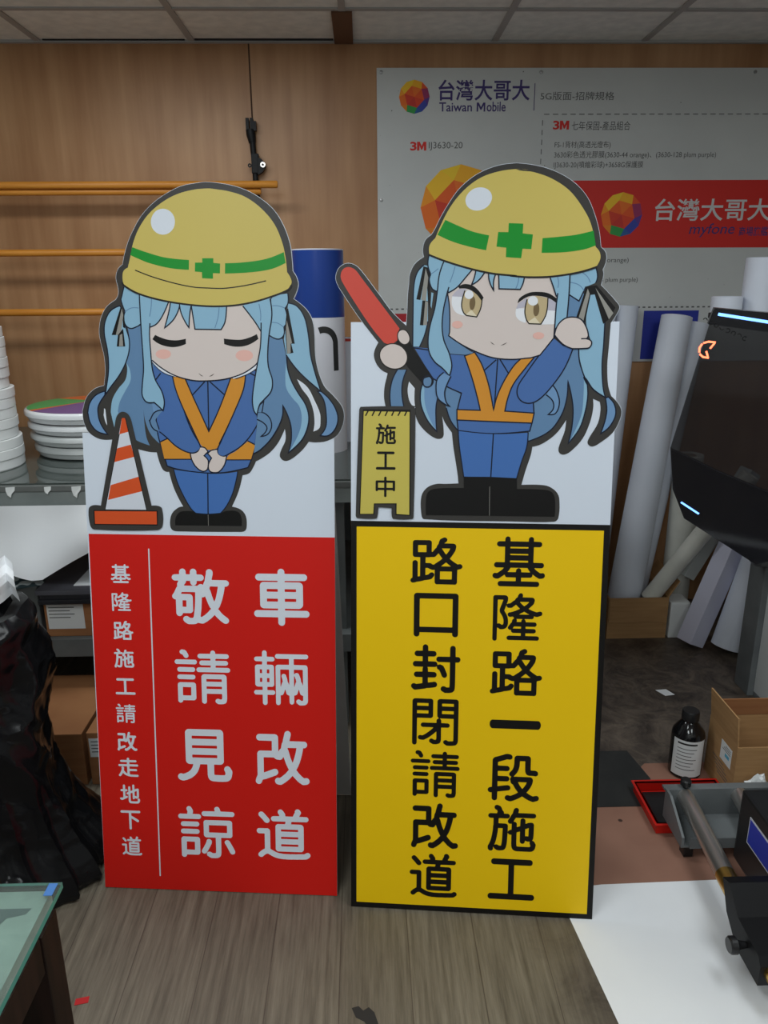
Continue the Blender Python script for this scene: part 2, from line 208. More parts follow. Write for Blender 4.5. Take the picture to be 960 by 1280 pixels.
 ('R', 'face', 'skin', 'f', '611,3101! 529,3090! 477,3021! 434,2993! 444,2929 446,2824! 442,2809! 499,2771 572,2736 644,2712 727,2705 798,2711 809,2712 850,2724! 908,2800! 910,2846 913,2927 913,2987! 880,3065! 879,3087!'),
 ('R', 'face', 'navy', 's2.9', '434,2993! 444,2929 446,2824! 442,2809! 499,2771 572,2736 644,2712 727,2705 798,2711 809,2712 850,2724!'),
 ('R', 'face', 'navy', 's2.9', '913,2927! 910,2846 908,2799! 850,2724!'),
 ('R', 'face', 'eyewhite', 'f', '454,2981! 455,2941 473,2911 512,2897! 498,2992!'),
 ('R', 'face', 'eyeshade', 'f', '454,2981! 466,2998 486,3013! 518,3013! 501,2978!'),
 ('R', 'face', 'tan', 'f', '510,3004! 497,2946 506,2911 521,2897! 565,2891! 582,2928 587,2969! 554,3001!'),
 ('R', 'face', 'tanlight', 'f', '515,2901! 541,2922! 567,2893!'),
 ('R', 'face', 'pupil', 'f', '558,2949 555,2935 550,2924 543,2921 537,2925 533,2937 532,2952 535,2967 540,2977 547,2981 553,2976 557,2965'),
 ('R', 'face', 'eyewhite', 'f', '549,2988 546,2978 539,2971 529,2969 520,2971 512,2978 510,2988 512,2997 519,3004 529,3007 538,3004 546,2997'),
 ('R', 'face', 'outline2', 's2.6', '510,3004! 497,2946 506,2911 521,2897! 565,2891! 582,2928 587,2969!'),
 ('R', 'face', 'black', 'f', '480,3023! 512,3034 554,3021 594,2975! 586,2959! 560,2991 524,3012 486,3014!'),
 ('R', 'face', 'eyewhite', 'f', '738,2928! 742,2887 781,2864! 788,2928!'),
 ('R', 'face', 'eyewhite', 'f', '873,2922! 911,2919! 911,2858! 849,2857!'),
 ('R', 'face', 'eyeshade', 'f', '747,2948! 784,2974! 779,2933! 738,2925!'),
 ('R', 'face', 'eyeshade', 'f', '874,2979! 912,2964! 912,2916! 872,2919!'),
 ('R', 'face', 'tan', 'f', '785,2965! 777,2916 784,2881 797,2861! 849,2859! 871,2904 876,2970! 830,2982!'),
 ('R', 'face', 'tanlight', 'f', '793,2870! 822,2889! 847,2860! 799,2861!'),
 ('R', 'face', 'pupil', 'f', '840,2921 838,2906 832,2896 825,2893 819,2897 815,2908 814,2923 816,2937 822,2947 829,2950 835,2946 839,2935'),
 ('R', 'face', 'eyewhite', 'f', '833,2959 831,2949 823,2942 812,2939 801,2942 792,2949 789,2959 792,2969 800,2977 811,2979 822,2977 830,2969'),
 ('R', 'face', 'outline2', 's2.6', '785,2965! 777,2916 784,2881 797,2861! 849,2859! 871,2904 876,2970!'),
 ('R', 'face', 'black', 'f', '744,2951! 755,2974 795,2995 836,2998 877,2992 913,2970! 912,2951! 877,2972 830,2981 790,2978 748,2952!'),
 ('R', 'face', 'blush', 'f', '504,2858 501,2850 492,2844 480,2841 468,2844 459,2850 456,2858 459,2866 468,2872 480,2874 492,2872 500,2866'),
 ('R', 'face', 'blush', 'f', '865,2809 862,2801 853,2795 841,2793 829,2795 819,2801 816,2809 819,2817 828,2822 840,2824 852,2822 862,2817'),
 ('R', 'face', 'facial', 'f', '628,2784! 637,2773 648,2769!'),
 ('R', 'face', 'facial', 'f', '674,2766! 690,2770 703,2780!'),
 ('R', 'hair', 'hairlight', 'f', '351,3160! 345,3114 358,3077! 352,3051 364,3016 384,3003! 399,3056 413,3131!'),
 ('R', 'hair', 'navy', 's2.9', '348,3154! 345,3114 358,3077! 352,3051 364,3016 384,3003!'),
 ('R', 'hair', 'hairmid', 's1.9', '359,3078! 375,3088 390,3100!'),
 ('R', 'hair', 'hairlight', 'f', '416,3142! 396,3074 388,2999 378,2929 358,2853 350,2789 356,2736 381,2694 417,2665 448,2631! 458,2677 446,2730 421,2789 412,2847 416,2917 430,2987 439,3019! 439,2997! 477,3021 512,3061 540,3096! 493,3125!'),
 ('R', 'hair', 'navy', 's2.9', '415,3131! 396,3074 388,2999 378,2929 358,2853 350,2789 356,2736 381,2694 417,2665 448,2631! 458,2677 446,2730 421,2789 412,2847 416,2917 430,2987 439,3019!'),
 ('R', 'hair', 'navy', 's2.9', '439,2997! 477,3021 512,3061 539,3093!'),
 ('R', 'hair', 'hairmid', 's1.9', '465,3108! 455,3073 444,3042!'),
 ('R', 'hair', 'haircurl', 'f', '421,2646! 394,2617 389,2575 397,2533 426,2507 452,2495! 435,2516 428,2558 438,2593 454,2628!'),
 ('R', 'hair', 'navy', 's2.9', '421,2646! 394,2617 389,2575 397,2533 426,2507 452,2495! 435,2516 428,2558 438,2593 454,2628!'),
 ('R', 'hair', 'hairlight', 'f', '557,3096! 551,3061 539,3029! 571,3050 595,3084!'),
 ('R', 'hair', 'navy', 's2.9', '557,3090! 551,3061 539,3029! 571,3050 595,3081!'),
 ('R', 'hair', 'hairlight', 'f', '612,3089! 618,3044 638,3003! 636,3043 644,3083!'),
 ('R', 'hair', 'navy', 's2.9', '613,3081! 618,3044 638,3003! 636,3043 644,3075!'),
 ('R', 'hair', 'hairlight', 'f', '658,3083! 661,3012! 754,3009! 766,3037 771,3077!'),
 ('R', 'hair', 'navy', 's2.9', '658,3075! 661,3012! 754,3009! 766,3037 771,3067!'),
 ('R', 'hair', 'hairmid', 's1.9', '746,3063! 744,3040 735,3014!'),
 ('R', 'hair', 'hairlight', 'f', '969,3092! 967,2984 962,2887! 922,2855 910,2832! 913,2927 918,2990! 913,2976! 900,3013 880,3067! 914,3093!'),
 ('R', 'hair', 'navy', 's2.9', '968,3073! 967,2984 962,2887!'),
 ('R', 'hair', 'navy', 's2.9', '910,2832! 913,2927 918,2990!'),
 ('R', 'hair', 'navy', 's2.9', '912,2979! 900,3013 880,3065!'),
 ('R', 'hair', 'hairmid', 's1.9', '915,3062! 920,3036 918,3016!'),
 ('R', 'hand:2', 'skin', 'f', '910,2812! 922,2852 950,2881 985,2889 1020,2881 1044,2852 1058,2811 1051,2795! 1073,2782 1066,2758 1043,2753 990,2752! 949,2771'),
 ('R', 'hand:2', 'navy', 'c2.9', '910,2812! 922,2852 950,2881 985,2889 1020,2881 1044,2852 1058,2811 1051,2795! 1073,2782 1066,2758 1043,2753 990,2752! 949,2771'),
 ('R', 'hand:2', 'navy', 's2.9', '1029,2795! 1053,2796!'),
 ('R', 'helmet', 'yellow', 'f', '773,3512 722,3514 796,3502 877,3473 953,3423 1013,3350 1050,3283 1074,3187! 1092,3165 1096,3137 1080,3103! 1006,3081 891,3065 787,3062 717,3069 728,3069 635,3078 540,3099 428,3131 351,3160! 351,3200 376,3231! 396,3279 430,3346 470,3402 521,3451 578,3486 647,3507 716,3515'),
 ('R', 'helmet', 'outline2', 's4.2', '349,3160! 428,3130 540,3097 635,3077 729,3067 717,3067 787,3061 892,3063 1006,3080 1081,3102!'),
 ('R', 'helmet', 'green', 'f', '419,3308! 472,3284 537,3258 612,3240! 600,3177! 527,3193 450,3216 385,3245!'),
 ('R', 'helmet', 'green', 'f', '696,3291! 759,3288! 758,3247! 802,3242! 797,3180! 759,3182! 754,3142! 687,3147! 688,3187! 645,3192! 651,3254! 695,3253!'),
 ('R', 'helmet', 'green', 'f', '844,3226! 914,3231 989,3239 1062,3255! 1074,3193! 1026,3177 946,3166 842,3164!'),
 ('R', 'helmet', 'white', 'f', '616,3417 620,3393 608,3368 585,3351 555,3345 528,3352 510,3370 506,3395 518,3419 542,3437 571,3442 598,3435'),
 ('R', 'notice_picture', 'outline', 'f', '39,2477 45,2491! 287,2493 296,2479 293,1986 286,1975 199,1975 191,1991 191,2025! 129,2028! 124,1984 117,1974 30,1976 23,1988'),
 ('R', 'notice_picture', 'black', 'f', '56,2480! 275,2479! 279,1991! 209,1992! 208,2043! 112,2042! 110,1993! 39,1992!'),
 ('R', 'notice_picture', 'yellow2', 'f', '60,2471! 270,2469! 273,1995! 214,1998! 214,2048! 108,2046! 105,1997! 44,1996!'),
 ('R', 'notice_picture', 'black', 's3.2', '69,2452! 79,2471!'),
 ('R', 'notice_picture', 'black', 's3.2', '99,2452! 109,2472!'),
 ('R', 'notice_picture', 'black', 's3.2', '129,2452! 139,2472!'),
 ('R', 'notice_picture', 'black', 's3.2', '159,2452! 169,2472!'),
 ('R', 'notice_picture', 'black', 's3.2', '189,2453! 198,2472!'),
 ('R', 'notice_picture', 'black', 's3.2', '218,2453! 228,2472!'),
 ('R', 'notice_picture', 'black', 's3.2', '248,2453! 257,2472!'),
]
# lettering: (board, character, block, left, bottom, right, top) in millimetres on the board
TEXT = [
 ('L', '車', 'a', 407.4, 709.8, 543.6, 851.9),
 ('L', '輛', 'a', 403.1, 506.5, 539.1, 646.8),
 ('L', '改', 'a', 402.5, 297.3, 539.1, 440.1),
 ('L', '道', 'a', 402.1, 95.7, 539.1, 232.9),
 ('L', '敬', 'b', 205.1, 709.8, 346.7, 849.0),
 ('L', '請', 'b', 205.3, 505.5, 344.5, 645.0),
 ('L', '見', 'b', 203.5, 300.6, 343.2, 438.7),
 ('L', '諒', 'b', 200.1, 92.3, 345.8, 232.8),
 ('L', '基', 'c', 53.6, 810.5, 103.2, 857.8),
 ('L', '隆', 'c', 53.3, 739.3, 103.1, 787.1),
 ('L', '路', 'c', 53.7, 666.6, 103.8, 715.0),
 ('L', '施', 'c', 52.6, 594.8, 103.0, 643.6),
 ('L', '工', 'c', 52.3, 524.9, 102.9, 567.2),
 ('L', '請', 'c', 50.5, 450.3, 101.4, 500.2),
 ('L', '改', 'c', 50.2, 376.2, 101.4, 426.6),
 ('L', '走', 'c', 50.2, 307.0, 101.6, 357.8),
 ('L', '地', 'c', 50.8, 234.7, 102.5, 286.0),
 ('L', '下', 'c', 49.9, 163.2, 101.8, 215.1),
 ('L', '道', 'c', 49.9, 91.9, 102.0, 144.3),
 ('R', '路', 'b', 140.6, 833.2, 262.0, 945.4),
 ('R', '口', 'b', 149.6, 705.5, 254.6, 812.0),
 ('R', '封', 'b', 144.8, 568.0, 261.6, 687.1),
 ('R', '閉', 'b', 148.6, 435.1, 259.5, 552.5),
 ('R', '請', 'b', 146.0, 301.3, 265.0, 421.0),
 ('R', '改', 'b', 148.9, 167.4, 264.4, 286.1),
 ('R', '道', 'b', 146.2, 37.0, 263.6, 154.3),
 ('R', '基', 'a', 332.0, 832.3, 452.8, 950.5),
 ('R', '隆', 'a', 335.2, 700.7, 449.8, 816.7),
 ('R', '路', 'a', 332.4, 567.4, 454.2, 682.5),
 ('R', '一', 'a', 334.0, 483.8, 455.4, 505.8),
 ('R', '段', 'a', 333.3, 299.3, 456.7, 420.6),
 ('R', '施', 'a', 336.4, 168.8, 453.2, 289.0),
 ('R', '工', 'a', 339.6, 41.2, 453.5, 149.0),
 ('R', '施', 'n', 58.0, 1160.4, 104.7, 1208.0),
 ('R', '工', 'n', 58.2, 1101.9, 103.9, 1143.8),
 ('R', '中', 'n', 57.8, 1038.2, 103.2, 1085.8),
]
# rounded character outlines in a unit box, thousandths: x, y, x, y ...
GLYPH = {
 '基': [[136,3,158,0,846,0,870,6,887,23,895,47,893,71,881,92,859,105,555,107,549,108,546,114,546,171,549,181,724,184,740,191,753,205,760,222,762,246,765,248,812,212,856,183,881,169,893,166,924,166,965,176,987,194,997,215,999,232,996,246,990,259,978,272,965,279,953,282,915,276,906,279,878,296,833,330,803,358,791,373,803,377,924,377,940,380,953,387,965,400,972,417,974,434,970,451,963,464,953,475,937,482,781,484,772,488,772,791,781,795,878,795,893,798,906,805,918,818,925,832,927,848,925,865,918,879,906,892,893,899,878,902,774,903,771,909,770,953,759,978,744,990,727,996,709,994,693,986,681,973,674,960,671,909,665,902,336,902,330,903,327,909,326,953,318,977,308,987,296,995,271,999,249,990,233,971,228,953,227,909,224,903,114,901,96,894,80,879,72,858,72,838,80,818,96,802,118,795,218,795,226,791,227,491,224,486,218,484,67,484,49,477,35,464,26,444,25,421,35,397,52,383,71,377,202,377,213,373,183,338,149,309,99,272,83,264,52,268,39,268,17,257,6,242,0,225,0,205,6,188,21,170,36,161,74,152,105,153,121,159,143,172,230,236,245,202,255,191,271,184,437,182,443,181,446,175,446,114,440,107,152,107,130,101,118,92,109,80,104,67,102,50,106,33,113,20,124,10],[296,289,290,291,289,296,324,340,337,373,346,377,662,377,666,373,681,340,712,301,717,293,709,289,549,290,546,296,544,330,537,347,518,364,496,371,474,364,455,347,448,330,446,296,443,290],[333,485,328,488,327,501,328,518,333,522,665,522,670,518,671,505,670,488,665,485],[333,629,328,633,327,643,328,653,333,656,665,656,670,653,671,643,670,633,665,629],[333,764,328,768,327,778,328,791,333,795,665,795,670,791,671,781,670,768,665,764]],
 '隆': [[42,0,59,2,72,8,83,20,90,36,91,264,94,280,142,248,156,242,195,242,230,249,260,263,282,284,293,300,307,333,312,369,312,424,308,460,300,499,272,565,229,633,260,726,269,744,279,715,295,698,315,692,367,692,389,700,457,757,464,760,541,682,542,678,537,673,470,641,399,614,357,602,328,598,315,590,304,578,299,562,299,545,306,529,319,516,334,508,350,506,367,506,402,515,433,480,432,477,412,464,402,451,394,431,387,395,367,375,319,307,313,294,311,277,317,258,331,243,347,236,376,235,377,212,381,199,390,186,405,176,422,173,568,173,574,171,577,163,577,121,571,115,337,115,315,110,297,95,289,75,291,55,302,36,318,26,337,23,911,24,924,29,937,39,944,52,947,65,946,78,940,92,931,104,918,111,902,115,681,115,670,118,669,163,670,170,675,172,840,173,863,184,871,193,877,206,879,219,877,232,871,245,862,255,850,262,837,264,675,265,669,271,669,304,671,308,678,310,843,310,863,313,879,324,890,343,892,362,884,382,869,396,850,402,675,402,669,408,667,428,662,441,640,464,655,466,798,469,813,477,824,490,830,506,830,526,834,528,882,516,902,517,973,541,986,552,996,567,999,584,995,604,985,617,970,627,947,630,882,613,785,646,722,676,721,679,726,686,804,761,823,787,836,829,840,855,837,875,823,898,804,910,788,914,597,915,593,917,593,921,599,937,600,953,594,977,584,988,572,996,558,999,545,998,531,992,519,982,501,950,490,914,457,891,438,855,413,842,347,786,305,782,279,766,279,777,290,810,298,842,302,868,302,891,301,904,296,917,278,937,263,945,240,950,36,949,23,944,11,934,3,921,0,904,0,49,2,33,11,16,26,4],[412,266,411,268,415,277,438,309,574,308,577,300,577,274,575,268,571,265],[179,339,140,364,117,365,94,359,92,362,92,849,93,855,101,858,192,858,203,855,203,846,141,673,136,650,137,614,143,594,192,516,209,473,217,441,220,392,215,356,205,341,185,337],[490,403,487,408,490,437,480,464,493,466,590,466,605,464,590,450,582,437,574,404],[532,561,538,568,616,610,632,621,652,607,694,584,731,565,734,562,727,560,558,559],[629,732,587,767,558,797,543,819,555,822,639,822,714,822,726,819,720,810,684,774,636,734]],
 '路': [[502,3,519,0,544,3,823,3,852,0,865,3,878,10,888,20,896,33,900,53,901,310,910,323,961,336,980,348,990,360,997,373,999,386,997,403,985,426,964,440,945,442,907,434,900,436,819,493,759,545,756,553,813,640,849,705,861,733,874,806,872,823,864,843,849,860,820,872,657,873,647,875,648,883,673,897,692,916,699,933,701,953,692,977,676,992,657,999,634,997,576,966,560,950,543,907,536,863,513,833,503,810,495,780,471,758,423,691,413,687,407,690,406,696,405,893,395,917,374,932,352,936,80,934,60,924,47,907,42,887,41,847,41,626,48,602,60,585,80,575,179,573,185,567,186,180,183,170,176,167,147,160,140,166,140,453,136,476,124,494,105,507,83,509,60,500,45,483,38,460,38,140,35,133,14,116,4,100,0,76,7,53,15,41,28,32,41,28,57,27,92,35,128,48,173,54,243,72,272,85,323,91,368,102,397,110,414,120,454,176,462,200,460,216,456,226,446,240,435,249,416,255,394,253,374,241,349,210,301,197,294,196,289,200,289,343,298,347,339,346,365,329,416,309,439,307,461,311,466,306,468,46,472,33,479,20,490,9],[576,110,571,113,570,120,570,270,573,279,791,280,797,276,798,270,798,120,794,111],[602,386,592,390,594,393,682,470,689,468,729,430,770,396,775,390,772,387],[423,422,397,443,381,451,298,453,289,456,289,570,298,573,362,574,384,580,458,582,478,593,508,626,532,658,538,660,586,586,608,557,609,550,557,502,477,443,461,426,435,420],[682,639,658,670,601,763,608,767,676,767,750,767,758,763,745,733,723,693,693,650],[150,680,145,683,143,690,143,820,147,829,298,830,303,827,304,820,304,690,301,681]],
 '施': [[55,0,82,3,95,11,105,20,115,45,113,77,121,88,133,64,147,49,190,21,219,13,255,12,317,20,333,27,356,45,369,64,383,93,395,153,402,211,406,325,411,409,425,386,441,373,457,367,483,367,488,364,489,179,493,118,502,83,511,64,520,51,539,34,571,18,610,12,871,12,904,16,920,21,952,41,970,61,985,93,999,160,994,182,965,233,946,249,918,258,939,297,943,319,947,367,950,590,947,606,938,625,927,637,914,644,884,648,822,637,780,618,773,618,771,625,770,686,764,705,754,717,741,726,725,732,708,731,695,726,682,717,672,705,667,692,664,562,659,558,636,552,601,537,596,539,595,546,594,609,586,629,574,640,561,648,548,651,529,651,525,654,568,733,574,739,930,740,956,745,969,753,979,766,984,778,986,794,982,810,975,823,963,834,950,840,930,843,623,843,619,845,618,852,629,884,630,903,627,919,619,932,604,944,584,951,565,950,545,940,533,928,526,916,510,865,504,829,486,810,447,733,415,683,409,670,409,641,415,628,424,616,437,608,451,603,464,603,486,607,489,593,488,482,483,477,464,472,436,459,423,447,411,427,412,555,408,571,402,583,385,597,366,603,219,605,216,616,217,686,220,708,225,714,395,714,418,719,434,731,445,747,448,769,443,788,428,806,408,816,333,817,324,820,323,842,319,858,294,887,276,932,263,957,242,978,199,995,183,999,160,997,141,985,126,963,125,938,131,922,141,910,154,900,174,890,179,884,191,852,178,820,170,817,53,817,36,815,23,808,11,798,4,785,0,769,2,753,7,740,17,728,26,721,49,714,105,714,111,708,111,574,104,533,101,459,84,338,71,274,57,223,28,150,7,112,3,96,7,48,13,29,33,8],[239,118,206,137,190,143,170,144,144,135,141,137,169,223,189,316,206,437,210,488,212,498,219,500,297,500,305,498,306,491,296,233,283,134,280,124,274,120],[620,118,605,121,598,144,595,201,595,415,597,424,656,444,664,443,665,230,672,207,687,191,702,184,718,181,734,184,749,191,759,201,767,214,773,252,816,233,871,235,873,230,868,211,868,191,886,147,879,121,848,116,636,116],[773,346,771,357,771,501,777,507,803,512,835,527,842,528,844,523,841,485,841,389,837,348,832,346,803,351]],
 '工': [[45,2,66,0,936,0,959,4,979,18,990,34,996,49,999,69,998,88,992,108,982,124,970,135,956,143,936,146,564,146,556,147,553,159,554,849,564,853,898,855,923,871,939,895,944,926,939,958,930,974,917,987,901,996,885,999,117,999,95,994,78,981,67,965,61,950,58,930,59,911,65,891,75,875,87,864,101,856,121,853,422,853,432,849,433,159,432,150,422,146,63,146,40,142,24,131,9,112,2,92,0,69,4,45,14,26,27,12]],
 '請': [[770,1,817,0,860,4,876,8,899,19,909,27,922,54,930,106,930,494,928,511,918,530,899,545,876,552,529,552,513,549,500,543,490,534,482,524,476,511,475,387,475,47,477,34,484,21,500,8,522,3,545,11,559,27,563,47,564,181,566,191,834,192,840,189,842,181,842,119,837,94,831,91,801,89,775,100,752,100,732,89,720,70,718,50,726,31,742,16],[76,14,96,14,113,22,124,34,132,57,136,61,329,62,349,68,365,84,371,96,373,109,373,351,370,364,362,377,351,387,339,393,323,395,87,395,67,388,51,373,45,361,43,348,43,54,46,41,54,28,64,19],[136,151,132,155,131,161,133,304,142,307,280,306,284,302,285,295,283,153,273,150],[568,281,564,285,563,302,564,321,568,326,837,326,841,321,842,305,841,285,837,281],[568,415,564,419,563,439,564,459,568,463,837,463,841,459,842,439,841,419,837,415],[72,452,316,450,336,453,349,459,358,468,365,481,367,494,365,508,358,521,348,530,334,537,90,539,70,536,57,530,48,521,41,508,39,494,41,481,48,468,58,459],[76,589,316,588,336,590,349,596,358,606,365,619,367,632,365,645,358,658,348,668,334,674,93,676,74,674,60,667,51,658,45,645,43,632,45,619,51,606,61,596],[423,589,952,588,965,589,978,594,994,612,999,635,990,658,971,672,952,676,745,676,739,679,737,684,737,707,742,714,922,715,939,720,952,730,962,749,962,769,952,788,935,800,916,803,745,803,739,806,737,811,738,834,745,839,935,839,958,846,968,854,976,867,979,880,978,893,973,906,965,916,952,924,939,927,742,928,738,932,736,955,728,971,713,984,693,989,673,984,657,971,650,955,648,932,644,928,460,927,437,921,421,903,416,880,425,857,444,842,464,839,640,839,647,836,648,831,648,808,644,804,490,803,470,798,454,785,446,766,448,746,457,730,470,720,486,715,644,714,648,710,649,687,647,679,640,676,437,676,418,672,405,664,396,654,391,641,390,628,393,615,401,602,411,594],[33,730,368,729,382,735,394,746,401,759,403,772,401,785,394,798,384,808,370,815,34,815,21,810,9,798,2,785,0,772,2,759,9,746,19,736],[200,844,224,844,244,857,254,877,253,903,219,965,208,978,185,992,152,999,126,997,106,984,96,965,97,942,104,929,114,919,126,913,146,908,175,860,188,849]],
 '改': [[430,2,460,0,479,3,548,46,627,110,678,166,686,172,774,77,812,46,865,11,894,7,941,15,969,24,988,42,997,61,999,81,994,102,982,120,969,131,953,137,928,138,903,134,887,142,854,169,812,212,794,232,756,284,789,344,818,413,839,478,863,567,878,639,885,685,891,689,912,691,925,694,948,711,957,728,961,744,961,761,956,777,948,790,937,800,925,807,909,811,639,813,637,823,662,925,662,948,656,968,643,984,627,995,608,999,589,997,573,989,557,975,549,961,516,830,512,797,499,774,491,751,479,679,453,652,432,619,429,621,428,636,427,879,423,895,416,908,407,919,394,927,366,934,86,934,67,931,54,925,41,915,32,902,26,886,25,869,28,853,34,840,45,826,61,816,80,812,307,810,311,800,310,636,307,629,300,628,86,627,61,616,45,596,40,583,37,567,37,173,13,120,2,81,0,58,5,38,17,21,36,8,58,3,80,8,96,18,110,35,127,81,131,87,187,101,382,175,404,192,418,215,421,229,420,245,410,271,400,282,388,290,363,296,341,293,165,225,156,225,154,238,154,491,157,505,341,506,347,503,369,483,394,470,457,463,476,468,492,478,501,488,520,520,523,519,526,512,573,378,618,284,557,213,482,150,448,128,416,132,397,129,382,120,369,107,361,91,358,74,360,54,367,38,378,24,391,14],[686,421,649,518,616,639,599,669,601,685,605,689,677,690,755,690,762,689,764,685,751,613,724,511,701,442,693,423,689,420]],
 '走': [[766,0,942,0,962,4,983,17,997,40,999,66,989,88,972,104,948,112,664,116,561,129,557,132,555,139,557,297,568,300,887,302,907,311,925,330,931,353,928,376,920,389,911,399,897,407,880,412,558,414,555,425,555,537,558,542,568,544,914,544,952,541,975,551,991,567,999,587,998,610,991,626,976,643,962,651,945,656,562,657,557,659,555,666,555,758,558,763,565,764,876,766,901,778,917,801,921,828,912,851,894,869,866,877,562,878,555,884,555,946,548,969,538,982,527,991,500,999,483,998,469,992,455,982,445,969,438,949,438,887,435,879,175,877,147,877,130,872,113,861,103,848,97,831,97,811,103,794,116,778,134,768,151,765,435,763,438,752,436,659,425,656,48,655,24,646,7,627,0,603,4,580,11,567,24,555,38,547,54,544,435,542,438,531,437,175,431,171,414,179,350,228,291,303,270,323,268,346,284,442,281,475,264,501,240,523,216,531,192,529,167,514,158,502,152,488,151,462,161,432,146,323,128,300,109,251,75,182,38,130,17,109,8,96,4,83,3,66,12,40,28,23,51,14,75,15,99,27,127,53,156,93,178,125,212,191,219,199,260,152,298,119,346,84,404,56,455,45,483,30,544,14,640,3,746,3]],
 '地': [[624,0,814,0,874,4,908,12,921,18,943,33,962,53,979,80,999,149,999,199,989,226,977,246,965,259,943,271,921,272,908,268,896,259,880,236,877,219,878,203,890,169,881,133,877,126,871,123,849,117,792,113,651,113,629,116,581,117,544,125,539,139,535,173,536,531,541,535,569,541,622,565,629,567,633,564,636,266,641,249,654,232,673,221,692,219,714,226,732,242,740,259,745,293,754,290,776,274,795,265,836,262,868,266,890,274,905,283,924,302,943,339,949,372,956,475,956,558,956,733,953,750,948,763,937,777,921,786,905,790,883,790,817,778,761,752,745,748,742,760,742,949,732,975,714,992,692,999,670,995,650,982,637,959,635,939,635,697,633,690,629,688,603,681,547,656,537,655,535,667,535,843,528,869,519,883,509,891,484,899,468,898,456,893,443,883,435,873,430,860,427,843,427,601,421,595,396,588,368,576,352,565,341,551,335,538,333,524,334,508,346,484,368,468,394,465,421,473,424,473,427,468,427,146,436,96,451,60,478,31,512,13,559,4,607,3],[87,169,107,170,119,173,232,222,261,247,299,255,352,279,368,287,380,298,390,312,395,325,396,345,390,365,377,382,361,392,346,395,330,394,283,372,276,372,275,375,275,627,283,630,343,631,361,637,374,647,382,657,388,670,390,687,388,704,382,717,374,727,361,737,343,743,283,744,275,747,274,929,270,949,263,962,255,972,232,984,217,986,204,983,182,969,171,952,166,933,165,747,157,744,88,744,69,740,56,733,47,724,36,700,35,680,39,664,50,647,62,637,85,630,160,630,165,627,166,621,165,322,157,314,97,290,63,302,34,299,22,292,12,282,4,269,0,256,0,239,3,226,19,202,53,181],[824,381,789,400,767,401,748,396,745,396,743,402,742,617,748,626,783,637,839,662,846,662,848,657,848,498,845,475,845,422,839,384,833,379]],
 '下': [[464,1,488,0,511,9,529,28,537,52,538,568,541,582,552,579,648,523,818,411,837,401,863,398,888,407,906,426,915,453,915,470,910,487,901,501,885,516,808,570,648,670,578,709,541,720,538,730,539,870,552,873,943,874,959,877,972,883,984,895,993,909,998,923,999,940,991,968,972,989,959,996,943,999,59,999,43,997,30,991,17,981,9,970,0,943,0,926,4,913,21,888,46,875,408,873,418,870,419,58,424,38,433,21,447,9]],
 '道': [[540,3,559,0,652,0,675,3,765,3,788,6,845,7,916,12,945,22,974,44,988,58,996,71,999,85,998,101,993,115,985,127,974,136,961,141,945,143,923,138,894,118,884,114,768,110,746,107,656,107,630,104,504,107,418,120,366,135,324,156,254,199,250,205,250,552,246,571,237,586,221,600,202,606,44,606,22,598,5,578,0,558,3,539,11,522,25,510,48,503,141,503,146,500,148,493,147,205,83,164,34,117,26,104,23,91,23,75,28,60,40,45,54,37,70,33,90,34,109,44,138,73,163,92,176,99,199,104,215,99,273,63,302,48,350,28,402,14,453,7,485,3],[388,156,408,154,823,154,836,156,849,163,863,176,872,189,876,202,877,219,877,637,873,660,866,673,855,684,829,697,649,699,644,702,646,722,649,741,657,748,932,750,948,758,961,771,969,787,970,807,967,820,958,834,945,845,932,850,807,852,798,856,806,875,828,911,832,924,831,941,823,960,804,985,788,995,768,999,755,997,743,992,724,973,718,957,717,931,695,892,683,859,678,853,607,851,540,853,537,859,539,882,536,895,526,915,498,957,476,979,463,984,447,986,430,982,416,973,406,960,400,944,399,928,403,911,428,872,427,859,424,853,311,851,289,840,275,823,270,803,274,781,286,763,305,751,324,748,533,748,540,747,543,741,535,705,530,699,395,697,382,691,369,681,358,666,352,653,351,205,354,189,362,176,376,163],[459,258,454,261,453,277,454,297,459,300,768,300,774,297,775,281,774,261,768,258],[459,405,454,408,453,424,454,444,459,447,768,447,774,444,775,428,774,408,768,405],[459,552,454,555,453,571,454,591,459,594,768,594,774,591,775,575,774,555,768,552],[176,715,189,712,205,713,218,718,231,727,240,738,245,751,247,767,244,781,235,797,152,895,125,922,109,931,96,934,80,933,67,928,54,919,45,908,40,895,39,879,41,866,50,849,110,784,143,741,160,724]],
 '車': [[478,3,500,0,519,4,537,15,550,31,557,54,558,140,561,149,948,151,967,157,983,170,995,188,999,207,996,230,985,249,967,263,948,270,571,271,559,274,558,297,564,303,811,303,834,307,853,317,876,341,884,361,886,389,885,699,881,719,868,741,848,757,821,766,564,766,558,773,559,786,571,789,912,790,931,797,949,811,960,830,963,853,959,872,948,890,931,903,912,909,561,911,558,917,557,945,552,965,541,981,525,992,509,998,490,999,474,995,457,986,447,974,439,961,435,945,435,917,428,910,90,910,74,907,61,901,42,882,33,856,33,840,37,827,53,805,77,791,97,789,422,789,434,786,435,773,428,766,168,765,146,757,126,739,117,722,113,703,113,373,116,351,126,330,142,316,165,306,185,303,428,303,435,297,435,281,434,274,425,271,51,270,32,263,16,251,4,233,0,214,3,191,14,172,32,157,51,151,431,149,435,140,435,60,438,41,444,28,454,17],[243,424,237,428,236,437,236,469,243,476,428,476,434,472,435,463,435,431,428,425],[564,424,559,428,558,437,558,469,564,476,756,476,762,472,763,463,763,431,756,425],[243,597,237,600,236,610,236,639,243,645,428,645,434,642,435,632,435,603,428,597],[564,597,559,600,558,610,558,639,564,645,756,645,762,642,763,632,763,603,756,597]],
